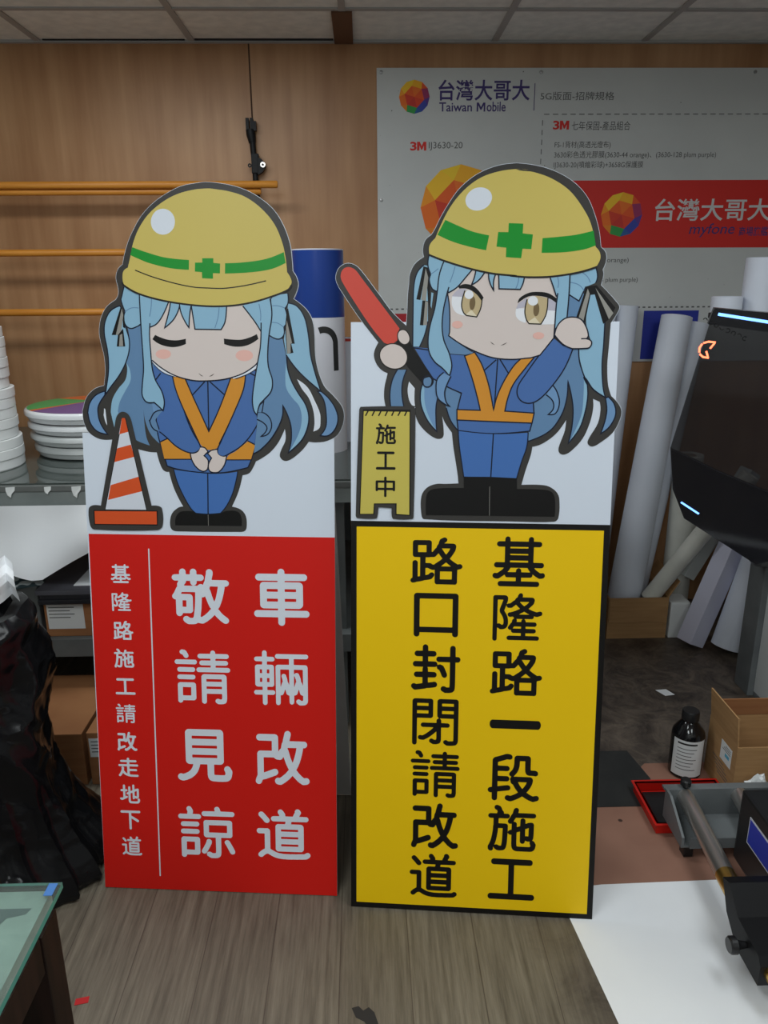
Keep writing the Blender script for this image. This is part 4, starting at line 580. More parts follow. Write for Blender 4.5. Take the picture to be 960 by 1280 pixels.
steel.node_tree.nodes['Principled BSDF'].inputs['Metallic'].default_value = 0.92
brass = mat('brass', (0.70, 0.45, 0.12, 1), 0.3, 1.0)
grey_metal = noisy('grey_painted_metal', [(0.115, 0.125, 0.13, 1), (0.155, 0.168, 0.172, 1)], nscale=8, rough=0.45)
grey_dark = noisy('dark_grey_metal', [(0.10, 0.11, 0.11, 1), (0.14, 0.15, 0.15, 1)], nscale=8, rough=0.5)
darkwood = noisy('dark_wood', [(0.012, 0.006, 0.005, 1), (0.030, 0.013, 0.010, 1)], scale=(8, 8, 1), nscale=6, rough=0.6, spec=0.25)
polewood = noisy('orange_wood', [(0.58, 0.22, 0.025, 1), (0.70, 0.29, 0.045, 1)], scale=(1, 20, 20), nscale=4, rough=0.4)
label_white = mat('label_paper', (0.72, 0.74, 0.74, 1), 0.6)
ink_black = mat('print_black', (0.02, 0.02, 0.02, 1), 0.6)
ink_grey = mat('print_grey', (0.10, 0.10, 0.10, 1), 0.6)

# ------------------------------------------------------------------ the room
def plywood():
    m = noisy('plywood', [srgb(170, 125, 86), srgb(196, 153, 112)], scale=(6, 6, 0.45), nscale=3.2, detail=9, rough=0.42, lo=0.3, hi=0.72, spec=0.5)
    nt = m.node_tree; N = nt.nodes; L = nt.links; b = N['Principled BSDF']
    src = b.inputs['Base Color'].links[0].from_socket
    tc = N.new('ShaderNodeTexCoord'); n2 = N.new('ShaderNodeTexNoise'); n2.inputs['Scale'].default_value = 1.6; n2.inputs['Detail'].default_value = 3
    L.new(tc.outputs['Object'], n2.inputs['Vector'])
    cr = N.new('ShaderNodeValToRGB'); cr.color_ramp.elements[0].color = (0.80, 0.74, 0.68, 1); cr.color_ramp.elements[1].color = (1, 1, 1, 1)
    cr.color_ramp.elements[0].position = 0.35; cr.color_ramp.elements[1].position = 0.6
    L.new(n2.outputs[0], cr.inputs[0])
    mx = N.new('ShaderNodeMixRGB'); mx.blend_type = 'MULTIPLY'; mx.inputs[0].default_value = 1
    L.new(src, mx.inputs[1]); L.new(cr.outputs[0], mx.inputs[2]); L.new(mx.outputs[0], b.inputs['Base Color'])
    return m
PLY = plywood()
def floor_mat():
    m = bpy.data.materials.new('wood_look_floor'); m.use_nodes = True; nt = m.node_tree; N = nt.nodes; L = nt.links
    b = N['Principled BSDF']; b.inputs['Roughness'].default_value = 0.5
    tc = N.new('ShaderNodeTexCoord'); sp = N.new('ShaderNodeSeparateXYZ'); L.new(tc.outputs['Object'], sp.inputs[0])
    cb = N.new('ShaderNodeCombineXYZ'); L.new(sp.outputs[1], cb.inputs[0])
    ad = N.new('ShaderNodeMath'); ad.inputs[1].default_value = 0.073 + 3.2; L.new(sp.outputs[0], ad.inputs[0]); L.new(ad.outputs[0], cb.inputs[1])
    br = N.new('ShaderNodeTexBrick'); br.offset = 0.36; br.offset_frequency = 3; br.inputs['Scale'].default_value = 1.0
    br.inputs['Brick Width'].default_value = 1.22; br.inputs['Row Height'].default_value = 0.16; br.inputs['Mortar Size'].default_value = 0.0012
    br.inputs['Mortar Smooth'].default_value = 0.0
    br.inputs['Color1'].default_value = srgb(116, 109, 96); br.inputs['Color2'].default_value = srgb(127, 120, 106); br.inputs['Mortar'].default_value = srgb(92, 83, 73)
    sh = N.new('ShaderNodeVectorMath'); sh.operation = 'ADD'; sh.inputs[1].default_value = (0.32, 0, 0); L.new(cb.outputs[0], sh.inputs[0]); L.new(sh.outputs[0], br.inputs['Vector'])
    mp = N.new('ShaderNodeMapping'); mp.inputs['Scale'].default_value = (34, 1.6, 1); L.new(tc.outputs['Object'], mp.inputs[0])
    no = N.new('ShaderNodeTexNoise'); no.inputs['Scale'].default_value = 2.2; no.inputs['Detail'].default_value = 9; no.inputs['Roughness'].default_value = 0.7; L.new(mp.outputs[0], no.inputs['Vector'])
    cr = N.new('ShaderNodeValToRGB'); cr.color_ramp.elements[0].position = 0.30; cr.color_ramp.elements[1].position = 0.66
    cr.color_ramp.elements[0].color = (0.40, 0.37, 0.34, 1); cr.color_ramp.elements[1].color = (1.05, 1.03, 1.0, 1); L.new(no.outputs[0], cr.inputs[0])
    mx = N.new('ShaderNodeMixRGB'); mx.blend_type = 'MULTIPLY'; mx.inputs[0].default_value = 1; L.new(br.outputs[0], mx.inputs[1]); L.new(cr.outputs[0], mx.inputs[2])
    # ink spills and ground-in dirt of the work corner at the back right
    n3 = N.new('ShaderNodeTexNoise'); n3.inputs['Scale'].default_value = 5.5; n3.inputs['Detail'].default_value = 8; n3.inputs['Roughness'].default_value = 0.7; L.new(tc.outputs['Object'], n3.inputs['Vector'])
    gx = N.new('ShaderNodeMapRange'); gx.inputs[1].default_value = 0.30; gx.inputs[2].default_value = 0.75; L.new(sp.outputs[0], gx.inputs[0])
    dm = N.new('ShaderNodeMath'); dm.operation = 'MULTIPLY_ADD'; dm.inputs[1].default_value = 0.62; L.new(gx.outputs[0], dm.inputs[0]); L.new(n3.outputs[0], dm.inputs[2])
    dr = N.new('ShaderNodeValToRGB'); dr.color_ramp.elements[0].position = 0.60; dr.color_ramp.elements[1].position = 1.12; L.new(dm.outputs[0], dr.inputs[0])
    m2 = N.new('ShaderNodeMixRGB'); L.new(dr.outputs[0], m2.inputs[0]); L.new(mx.outputs[0], m2.inputs[1]); 
    n4 = N.new('ShaderNodeTexNoise'); n4.inputs['Scale'].default_value = 9.0; n4.inputs['Detail'].default_value = 10; n4.inputs['Roughness'].default_value = 0.75; n4.inputs['Distortion'].default_value = 0.8; L.new(tc.outputs['Object'], n4.inputs['Vector'])
    r4 = N.new('ShaderNodeValToRGB'); r4.color_ramp.elements[0].position = 0.36; r4.color_ramp.elements[1].position = 0.68
    r4.color_ramp.elements[0].color = srgb(48, 41, 37); r4.color_ramp.elements[1].color = srgb(112, 100, 88); L.new(n4.outputs[0], r4.inputs[0]); L.new(r4.outputs[0], m2.inputs[2])
    L.new(m2.outputs[0], b.inputs['Base Color'])
    bp = N.new('ShaderNodeBump'); bp.inputs['Strength'].default_value = 0.25; bp.inputs['Distance'].default_value = 0.004; L.new(no.outputs[0], bp.inputs['Height']); L.new(bp.outputs[0], b.inputs['Normal'])
    return m
XL, XR, YB, YF, ZC = -2.3, 2.6, 3.45, -2.2, 2.417
b = MB(); b.box((XL, YF, -0.06), (XR, YB, 0), floor_mat()); struct(b.build('floor'))
tile = noisy('mineral_tile', [srgb(226, 227, 223), srgb(240, 240, 235)], nscale=22, detail=8, rough=0.9, bump=0.25)
b = MB(); b.box((XL, YF, ZC), (XR, YB, ZC + 0.06), tile); struct(b.build('ceiling'))
b = MB(); tb = mat('grid_bar', (0.40, 0.39, 0.38, 1), 0.5)
xs = [-0.058 + 0.597 * i for i in range(-3, 5)]; ys = [3.07 - 0.6 * i for i in range(0, 9)]
for x in xs: b.box((x - 0.012, YF, ZC - 0.006), (x + 0.012, YB, ZC), tb)
for y in ys: b.box((XL, y - 0.012, ZC - 0.005), (XR, y + 0.012, ZC), tb)
struct(b.build('trim_1'))
wallpaint = mat('wall_paint', (0.52, 0.52, 0.50, 1), 0.8)
b = MB(); b.box((XL, YB, 0), (XR, YB + 0.08, ZC), PLY); struct(b.build('wall_back'))
b = MB(); b.box((XL - 0.08, YF, 0), (XL, YB, ZC), wallpaint); struct(b.build('wall_left'))
b = MB(); b.box((XR, YF, 0), (XR + 0.08, YB, ZC), wallpaint); struct(b.build('wall_right'))
b = MB(); b.box((XL, YF - 0.08, 0), (XR, YF, ZC), wallpaint); struct(b.build('wall_front'))
b = MB(); b.box((XL, YB - 0.018, ZC - 0.010), (XR, YB, ZC), tb); struct(b.build('trim_2'))       # angle along the top of the wall
gapm = mat('open_ceiling_gap', srgb(104, 72, 50), 0.8); dk = mat('gap_shadow', (0.02, 0.02, 0.02, 1), 0.9)
b = MB(); b.box((-0.095, 3.08, ZC - 0.012), (-0.022, YB, ZC - 0.001), gapm); struct(b.build('trim_3'))   # brown batten where a grid bar is missing
b = MB()
b.box((-0.64, YB - 0.032, ZC - 0.004), (-0.10, YB - 0.018, ZC), dk); b.box((-1.23, YB - 0.026, ZC - 0.004), (-0.68, YB - 0.018, ZC), dk); struct(b.build('gap_shade'))  # near-black strips drawn in as the shade of the gap above the wall
seam = mat('panel_seam', srgb(70, 46, 30), 0.8)
b = MB()
for x in (-1.66, -0.435): b.box((x - 0.003, YB - 0.0015, 0), (x + 0.003, YB, ZC - 0.01), seam)
struct(b.build('trim_5'))

# ------------------------------------------------------------------ the two printed signs
def make_sign(key, label, origin, u, v, width, body_h):
    u = Vector(u); v = Vector(v); n = u.cross(v)
    R = Matrix((u, v, n)).transposed().to_4x4()
    root = thing('construction_sign', label, 'sign'); root.matrix_world = Matrix.Translation(origin) @ R
    sil = None; parts = {}; order = []; z = 0.0
    acc = {}
    step = 0.00002
    panel_h = {'L': 0.9320, 'R': 0.9810}[key]
    # board
    for a in ART:
        if a[0] == key and a[1] == 'worker_picture':
            P, K = spline(a[4]); sil = curve_pts(P, K, True); break
    c = Vector((sum(p.x for p in sil) / len(sil), sum(p.y for p in sil) / len(sil)))
    grown = []
    nS = len(sil)
    ccw = sum(sil[i].x*sil[(i+1)%nS].y - sil[(i+1)%nS].x*sil[i].y for i in range(nS)) > 0
    for i in range(nS):                                   # white cutting margin around the figure
        t = (sil[(i+1) % nS] - sil[i-1]); t = t.normalized() if t.length > 1e-9 else Vector((1, 0))
        nn = Vector((t.y, -t.x)) if ccw else Vector((-t.y, t.x))
        grown.append(sil[i] + nn * 0.0009)
    b = MB(); b.region([[(0, 0), (width, 0), (width, body_h), (0, body_h)], grown], WHITE, 0.0, -0.005, foam); b.build('board', root)
    z = 0.0003
    b = MB()
    if key == 'L':
        b.region([[(0, 0), (width, 0), (width, panel_h - 0.002), (0.003, panel_h)]], INK['red'], z)
        pan = b.build('red_panel', root); pan['label'] = 'red lower panel with white characters'
        b = MB(); b.ribbon([(0.151, 0.896), (0.147, 0.038)], 0.0032, INK['white'], z + 0.0003); b.build('divider_line', pan)
        tm = INK['white']
    else:
        b.region([[(0, 0), (width, 0), (width, panel_h), (0, panel_h)]], INK['borderblack'], z)
        pan = b.build('black_border', root)
        b = MB(); b.region([[(0.0135, 0.0135), (width - 0.0135, 0.0135), (width - 0.0135, panel_h - 0.0135), (0.0135, panel_h - 0.0135)]], INK['panelyellow'], z + 0.0002)
        b.build('yellow_panel', pan); tm = INK['borderblack']
    blocks = {}
    for s_, ch, blk, l, bt, r, t in TEXT:
        if s_ == key and blk != 'n': blocks.setdefault(blk, []).append((ch, l, bt, r, t))
    for blk in sorted(blocks):
        for ch, l, bt, r, t in blocks[blk]:
            b = MB()
            b.region([[((l + x * (r - l)) * 0.001, (bt + y * (t - bt)) * 0.001) for x, y in lp] for lp in glyph_loops(ch)], tm, z + 0.0006, holes=True)
            b.build('printed_character', pan)
    z = 0.0006
    cur = None; seq = []
    for a in ART:
        if a[0] != key: continue
        _, part, mt, kind, pts = a
        z += step
        if part not in acc: acc[part] = MB(); order.append(part)
        P, K = spline(pts)
        closed = kind[0] in 'fc'
        Q = curve_pts(P, K, closed)
        if kind == 'f': acc[part].region([Q], INK[mt], z)
        else: acc[part].ribbon(Q, float(kind[1:]) * 0.001, INK[mt], z, closed)
    if key == 'R':
        for s_, ch, blk, l, bt, r, t in TEXT:
            if s_ == 'R' and blk == 'n':
                acc['notice_picture'].region([[((l + x * (r - l)) * 0.001, (bt + y * (t - bt)) * 0.001) for x, y in lp] for lp in glyph_loops(ch)], INK['black'], z + 0.0002, holes=True)
    fig = acc['worker_picture'].build('worker_picture', root)
    for p in order:
        if p == 'worker_picture': continue
        acc[p].build(p.split(':')[0], root if p.endswith('_picture') else fig)
    # folding prop behind the board
    ub = (0.10, width - 0.002) if key == 'L' else (0.15, 0.45)
    top = 1.05; Rt = R.to_3x3()
    b = MB()
    inv = (Matrix.Translation(origin) @ R).inverted()
    foot_y = 0.40
    pts = []
    for uu in ub:
        P0 = Vector((uu, top, -0.0055)); W0 = Matrix.Translation(origin) @ R @ P0
        W1 = Vector((W0.x, W0.y, 0.0048)) + Vector((-u.y, u.x, 0)).normalized() * (foot_y - 0.17)
        pts.append((P0, inv @ W1))
    th = Vector((0, 0, -0.004))
    V = [pts[0][0], pts[1][0], pts[1][1], pts[0][1]]; V += [p + th for p in V]
    b.faces(V, [(3,2,1,0),(4,5,6,7),(0,1,5,4),(1,2,6,5),(2,3,7,6),(3,0,4,7)], foam)
    b.build('back_prop', root)
    return root
make_sign('L', 'red and white road works sign with a bowing cartoon worker in a yellow helmet', (-0.69074, 1.65215, 0.0020),
          (0.996478, -0.083855, 0), (0.013118, 0.155884, 0.987688), 0.6065, 1.1775)
make_sign('R', 'yellow and white road works sign with a cartoon worker holding a red baton', (-0.04992, 1.56612, 0.0020),
          (0.994589, -0.103891, 0), (0.016252, 0.155588, 0.987688), 0.5960, 1.4350)

# ------------------------------------------------------------------ printed wall board at the back right
def wall_board():
    root = thing('poster_board', 'large white printed board of logos and small text on the back wall', 'poster', (0.07, 3.4492, 1.155))
    bd = noisy('board_white', [(0.52, 0.535, 0.53, 1), (0.58, 0.595, 0.585, 1)], nscale=2, rough=0.5, speck=(14, 0.022, (0.1, 0.1, 0.1, 1)))
    X0, Z0 = 0.07, 1.155
    b = MB(); b.box((0, -0.008, 0), (2.2, 0, 1.165), bd); b.build('board', root)
    M = Matrix(((1, 0, 0, -X0), (0, 0, -1, -0.0083), (0, 1, 0, -Z0), (0, 0, 0, 1)))    # plane coords (world x, world z) -> local
    purple = mat('print_purple', srgb(62, 48, 110), 0.6); pred = mat('print_red', srgb(206, 38, 30), 0.55); pblue = mat('print_blue', srgb(36, 50, 150), 0.55)
    prd2 = mat('print_dark_red', srgb(170, 30, 40), 0.55); pw = mat('print_white', (0.62, 0.62, 0.62, 1), 0.6)
    def gem(cx, cz, r, dz, cut=None):
        g = MB()
        cols = [(238,150,30),(240,190,40),(236,196,40),(236,170,30),(222,80,32),(150,44,92),(84,52,140),(52,66,160),(40,90,150),(48,150,70),(226,130,30),(232,110,30)]
        inner = [(226,92,30),(230,110,32),(224,84,30),(214,64,34),(196,50,40),(206,58,34)]
        n = 12
        ring = [(cx + r*math.cos(PI - 2*PI*i/n), cz + r*math.sin(PI - 2*PI*i/n)) for i in range(n)]
        mid = [(cx + 0.66*r*math.cos(PI - 2*PI*(i*2+0.5)/n), cz + 0.66*r*math.sin(PI - 2*PI*(i*2+0.5)/n)) for i in range(6)]
        def tri(p, c):
            mm = mat('gem_%d_%d_%d' % c, srgb(*c), 0.55)
            g.faces([M @ Vector((q[0], q[1], dz)) for q in p[::-1]], [(2,1,0)], mm)
        for i in range(6):
            a, bq, c2 = ring[2*i], ring[(2*i+1) % n], ring[(2*i+2) % n]; m0, m1 = mid[i], mid[(i+1) % 6]
            tri((a, m0, bq), cols[2*i]); tri((bq, m0, m1), cols[(2*i+1) % n]); tri((bq, m1, c2), cols[(2*i+1) % n])
            tri(((cx, cz), m0, m1), inner[i])
        return g.build('printed_gem', root)
    gem(0.221, 2.216, 0.062, 0.0002); gem(0.415, 1.80, 0.166, 0.0002)
    b = MB(); b.region([[(0.62, 1.637), (2.2, 1.632), (2.2, 1.902), (0.62, 1.902)]], pred, 0.0003, M=M); rb = b.build('red_band', root)
    gem(1.100, 1.768, 0.088, 0.0006)
    b = MB(); add_text(b, '台灣大哥大', (1.240, 1.742, 1.735, 1.830), pw, M, 0.0006, 0.012); add_text(b, 'myfone', (1.392, 1.676, 1.585, 1.732), purple, M, 0.0006, 0.004, 0.2); add_text(b, '商場旗艦', (1.61, 1.680, 1.735, 1.718), purple, M, 0.0006, 0.012)
    b.build('lettering', rb)
    b = MB()
    add_text(b, '台灣大哥大', (0.318, 2.202, 0.688, 2.278), purple, M, 0.0003, 0.016); add_text(b, 'Taiwan', (0.322, 2.162, 0.455, 2.196), purple, M, 0.0003, 0.012); add_text(b, 'obile', (0.515, 2.162, 0.592, 2.198), purple, M, 0.0003, 0.012)
    b.region([[(0.474 + 0.035*a, 2.162 + 0.033*c) for a, c in ((0,0),(0,1),(.24,1),(.5,.5),(.76,1),(1,1),(1,0),(.82,0),(.82,.70),(.56,.2),(.44,.2),(.18,.70),(.18,0))]], purple, 0.0003, M=M)
    b.region([[(0.706, 2.165), (0.709, 2.165), (0.709, 2.265), (0.706, 2.265)]], purple, 0.0003, M=M)
    b.build('lettering', root)
    def line(*args, name='small_print'):
        q = MB()
        for a in args: add_text(q, *a)
        return q.build(name, root)
    line(('5G版面-招牌規格', (0.732, 2.203, 1.033, 2.234), ink_grey, M, 0.0003))
    for (x, z) in ((0.205, 2.018), (0.789, 2.095)): 
        q = MB(); add_text(q, '3', (x, z, x + 0.026, z + 0.033), pred, M, 0.0003, 0.03)
        q.region([[(x + 0.028 + 0.038*a, z + 0.033*c) for a, c in ((0,0),(0,1),(.30,1),(.5,.5),(.70,1),(1,1),(1,0),(.74,0),(.74,.58),(.56,.1),(.44,.1),(.26,.58),(.26,0))]], pred, 0.0003, M=M)
        q.build('red_lettering', root)
    for txt, box in (('IJ3630-20', (0.281, 2.018, 0.420, 2.050)), ('七年保固-產品組合', (0.866, 2.092, 1.108, 2.126)), ('FS-1背材(高透光燈布)', (0.800, 2.022, 1.032, 2.052)),
                     ('3630彩色透光膠膜(3630-44 orange)、(3630-128 plum purple)', (0.800, 1.984, 1.476, 2.014)), ('IJ3630-20(噴繪彩球)+3658G保護膜', (0.800, 1.946, 1.174, 1.976)),
                     ('(3630-44 orange)', (0.93, 1.571, 1.146, 1.596)), ('(3630-128 plum purple)', (0.93, 1.490, 1.192, 1.515))):
        line((txt, box, ink_grey, M, 0.0003))
    b = MB(); x = 0.75
    while x < 2.2: b.region([[(x, 2.150), (x + 0.022, 2.150), (x + 0.022, 2.153), (x, 2.153)]], ink_grey, 0.0003, M=M); x += 0.036
    b.build('dashed_line', root); b = MB(); z = 1.93
    while z < 2.14: b.region([[(0.744, z), (0.747, z), (0.747, z + 0.02), (0.744, z + 0.02)]], ink_grey, 0.0003, M=M); z += 0.036
    b.build('dashed_line', root); b = MB(); x = 0.12
    while x < 2.2: b.region([[(x, 1.386), (x + 0.012, 1.386), (x + 0.012, 1.392), (x, 1.392)]], ink_grey, 0.0003, M=M); x += 0.024
    b.build('dotted_line', root)
    b = MB(); b.region([[(0.13, 1.175), (1.196, 1.175), (1.196, 1.370), (0.13, 1.370)]], prd2, 0.0003, M=M); b.build('red_block', root)
    b = MB(); b.region([[(1.232, 1.165), (1.475, 1.165), (1.475, 1.374), (1.232, 1.374)]], pblue, 0.0003, M=M)
    for k in range(5): b.region([[(1.42, 1.20 + k*0.032), (1.44, 1.20 + k*0.032), (1.44, 1.222 + k*0.032), (1.42, 1.222 + k*0.032)]], pw, 0.0005, M=M)
    b.build('blue_block', root)
    scr = mat('screw_steel', (0.35, 0.35, 0.35, 1), 0.35, 1.0)
    for (x, z) in ((0.088, 2.305), (0.085, 1.83), (0.088, 1.19), (0.73, 2.305), (1.6, 2.305)):
        b = MB(); b.lathe([(0, 0.004), (0.006, 0.003), (0.007, 0)], scr, 12, M @ Matrix.Translation((x, z, 0))); b.build('screw', root)
wall_board()

# ------------------------------------------------------------------ poles and black tool on the wall
def pole(x0, x1, y, z, r, label):
    b = MB(); b.tube([(x0, y, z), (x1 - 0.004, y, z), (x1, y, z)], [r, r, r * 0.8], polewood, 16)
    tag(b.build('wooden_pole'), label, 'pole', 'orange poles on the wall')
pole(-2.0, -0.329, 3.300, 1.876, 0.0140, 'orange wooden pole, topmost on the back wall, with its end showing')
pole(-2.0, -0.398, 3.318, 1.853, 0.0129, 'orange wooden pole tucked just below the topmost pole on the wall')
pole(-2.0, -0.62, 3.300, 1.624, 0.0134, 'orange wooden pole at mid height on the wall left of the helmet')
pole(-2.0, -0.60, 3.300, 1.392, 0.0140, 'lowest orange wooden pole on the wall, above the white tubs')
for x, z in ((-1.9, 1.8389), (-1.9, 1.6094), (-1.9, 1.3769), (-0.55, 1.8389), (-0.80, 1.6094), (-0.80, 1.3769)):
    b = MB(); b.tube([(x, 3.45, z - 0.008), (x, 3.30, z - 0.008), (x, 3.276, z - 0.008), (x, 3.272, z + 0.012)], 0.008, steel, 12)
    tag(b.build('wall_peg'), 'steel peg in the back wall holding up an orange pole', 'peg', 'pegs under the poles')
tool_black = mat('tool_black', (0.006, 0.006, 0.007, 1), 0.5, spec=0.3)
def tool():
    t = thing('black_clamp_tool', 'black clamp tool with a screw eye hanging upright on the back wall', 'tool', (-0.43, 3.425, 1.60))
    b = MB()
    z = lambda v: v - 1.60
    b.tube([(0.006, 0, z(1.62)), (-0.002, 0, z(1.97)), (-0.006, 0, z(2.06))], [0.0125, 0.0115, 0.0125], tool_black, 14)
    b.build('shaft', t)
    b = MB(); b.tube([(-0.006, 0, z(2.045)), (-0.010, 0, z(2.075)), (-0.012, 0, z(2.095))], [0.014, 0.019, 0.018], tool_black, 14)
    for dx in (-0.017, 0.000, 0.012): b.box((dx - 0.011, -0.012, z(2.09)), (dx + 0.001, 0.012, z(2.136 if dx != 0.012 else 2.124)), tool_black)
    b.build('jaw', t)
    b = MB(); b.box((-0.013, -0.016, z(1.930)), (0.017, 0.014, z(2.005)), tool_black, bev=0.004)
    b.region([[(0.012, z(1.925)), (0.030, z(1.935)), (0.044, z(1.955)), (0.040, z(1.972)), (0.028, z(1.985)), (0.012, z(1.990))]], tool_black, 0.016, -0.012, M=Matrix(((1,0,0,0),(0,0,-1,0),(0,1,0,0),(0,0,0,1))))
    b.build('clamp_body', t)
    b = MB(); b.lathe([(0.0045, 0.006), (0.0105, 0.006), (0.0105, 0), (0.0045, 0)], steel, 18, Matrix.Translation((0.034, -0.016, z(1.962))) @ Matrix.Rotation(PI/2, 4, 'X')); b.build('screw_eye', t)
    b = MB(); b.lathe([(0.003, 0.006), (0.008, 0.006), (0.008, 0), (0.003, 0)], tool_black, 14, Matrix.Translation((-0.020, -0.010, z(1.960))) @ Matrix.Rotation(PI/2, 4, 'X')); b.build('ring', t)
    b = MB(); b.box((-0.012, 0.0, z(1.985)), (0.012, 0.025, z(2.0)), tool_black); b.build('wall_mount', t)
tool()

# ------------------------------------------------------------------ workbench and what stands on it
BZ = 0.90; BY = 2.38
def bench():
    t = thing('workbench', 'long grey workbench with a lower shelf against the plywood wall', 'table', (-0.8, 2.9, 0))
    ox, oy = -0.8, 2.9
    x0, x1, y1 = -2.0, 0.72, 3.42
    tm = noisy('bench_top', [(0.13, 0.14, 0.135, 1), (0.18, 0.19, 0.185, 1)], nscale=6, rough=0.35)
    b = MB(); b.box((x0-ox, BY-oy, BZ-0.026), (x1-ox, y1-oy, BZ-0.006), tm, bev=0.003); b.build('top', t)
    am = noisy('bench_apron', [(0.21, 0.24, 0.235, 1), (0.27, 0.30, 0.295, 1)], nscale=7, rough=0.5)
    b = MB(); b.box((x0-ox, BY-oy+0.004, BZ-0.076), (x1-ox, BY-oy+0.03, BZ-0.026), am); b.build('front_rail', t)
    b = MB(); b.box((x0-ox, BY-oy-0.02, 0.305), (x1-ox, BY-oy+0.02, 0.368), grey_dark); b.box((x0-ox, BY-oy+0.02, 0.345), (x1-ox, y1-oy, 0.366), grey_dark); b.build('lower_shelf', t)
    for x in (x0+0.02, -0.12, x1-0.08):
        for y in (BY+0.03, y1-0.07):
            b = MB(); b.box((x-ox, y-oy, 0), (x+0.05-ox, y+0.05-oy, BZ-0.026), grey_dark); b.build('leg', t)
bench()
glass = mat('green_glass', (0.72, 0.88, 0.82, 1), 0.04, trans=0.92, ior=1.5)
b = MB(); b.box((-1.98, BY+0.01, BZ-0.006), (0.70, 3.40, BZ), glass); tag(b.build('glass_sheet'), 'long sheet of glass lying on top of the grey workbench', 'glass sheet')
for i, (x, w, h, nm) in enumerate(((-1.122, 0.030, 0.022, 'torn white tape at the bench edge, furthest left'), (-1.005, 0.022, 0.012, 'small torn white tape in the middle of the bench edge'), (-0.915, 0.030, 0.026, 'torn white tape at the bench edge beside the red sign'))):
    b = MB(); V = [(-w/2, 0.0, 0.010), (w/2, 0.0, 0.012), (w*0.45, -0.001, 0.0), (w*0.1, -0.003, -h*0.5), (0.0, -0.004, -h), (-w*0.35, -0.002, -h*0.7), (-w*0.5, -0.001, -0.002)]
    V2 = [(p[0], p[1] - 0.0008, p[2]) for p in V]
    n = len(V); b.faces([Vector(p) for p in V + V2], [tuple(range(n)), tuple(range(2*n-1, n-1, -1))] + [(i2, (i2+1)%n + 0, (i2+1)%n + n, i2 + n) for i2 in range(n)], plastic_white)
    tag(b.build('torn_tape', loc=(x, BY - 0.001, BZ - 0.02)), nm, 'tape', 'torn tape on the bench edge')
# leaning tower of nested tubs
def tub_tower():
    first = None; n = 18; k = 0
    for i in range(n):
        f = i / (n - 1)
        r = 0.190 - 0.0011*i + 0.002*math.sin(i*2.1) - (0.004 if i > 12 else 0)
        z = BZ + 0.0335 * i
        x = -1.385 + 0.004*math.sin(i*1.3)
        names = 'lowest' if i == 0 else ('topmost' if i == n-1 else None)
        b = MB(); b.lathe([(0.0, 0.003), (r - 0.012, 0.003), (r - 0.008, 0.0), (r - 0.003, 0.0), (r - 0.003, 0.003), (r, 0.0035), (r, 0.0328), (r - 0.002, 0.0335), (r - 0.02, 0.0325), (0.0, 0.028)], plastic_white, 48)
        rx = random.uniform(-0.004, 0.004)
        o = b.build('plastic_tub', loc=(x + rx, 2.645 + rx, z))
        if names: lab = '%s white plastic tub of the tall stack at the left edge' % names
        else:
            ordn = ['', 'second', 'third', 'fourth', 'fifth', 'sixth', 'seventh', 'eighth', 'ninth', 'tenth', 'eleventh', 'twelfth', 'thirteenth', 'fourteenth', 'fifteenth', 'sixteenth', 'seventeenth'][i]
            lab = 'white plastic tub, %s from the bench in the tall stack' % ordn
        tag(o, lab, 'tub', 'tall stack of white tubs')
tub_tower()
# four wide covers, the upper one with a coloured print
def covers():
    cx, cy = -1.012, 2.905
    z = BZ
    spec = [(0.222, 0.046, 'lowest wide white round cover of the short stack on the bench'), (0.232, 0.042, 'second lowest wide white round cover of the short stack, slightly tilted'),
            (0.236, 0.040, 'wide white round cover just under the printed one on the bench'), (0.243, 0.046, 'topmost wide white round cover with a green and orange print')]
    zz = z
    clear = noisy('cloudy_plastic', [(0.52, 0.55, 0.55, 1), (0.66, 0.68, 0.68, 1)], nscale=4, rough=0.22)
    wht = mat('gloss_white_plastic', (0.78, 0.80, 0.82, 1), 0.15, coat=0.5)
    for i, (r, h, lab) in enumerate(spec):
        m = clear if i < 2 else wht
        t = thing('round_cover', lab, 'cover', (cx, cy, zz), group='short stack of wide round covers')
        if i == 1: t.rotation_euler = (0, math.radians(0.0), 0)
        b = MB(); b.lathe([(0, 0.004), (r*0.78, 0.002), (r*0.89, 0.0), (r*0.945, 0.006), (r*0.972, h*0.42), (r*0.975, h*0.50), (r, h*0.54), (r, h*0.82), (r*0.988, h*0.93), (r*0.96, h), (r*0.93, h*0.97), (0, h*0.95)], m, 64)
        b.build('shell', t)
        if i == 3:
            g = mat('cover_green', srgb(60, 160, 90), 0.3); og = mat('cover_orange', srgb(214, 100, 46), 0.3); pu = mat('cover_purple', srgb(112, 84, 140), 0.3)
            b = MB(); n = 48; rr = r*0.955
            for k in range(n):
                a0, a1 = 2*PI*k/n, 2*PI*(k+1)/n
                mm = g if math.cos((a0+a1)/2) < -0.80 else (pu if math.sin((a0+a1)/2) < -0.70 else og)
                b.faces([Vector((0, 0, h+0.012)), Vector((rr*math.cos(a0), rr*math.sin(a0), h+0.0005)), Vector((rr*math.cos(a1), rr*math.sin(a1), h+0.0005))], [(0, 1, 2)], mm)
            o = b.build('printed_face', t); o['label'] = 'green, orange and purple printed face'
        zz += h
covers()
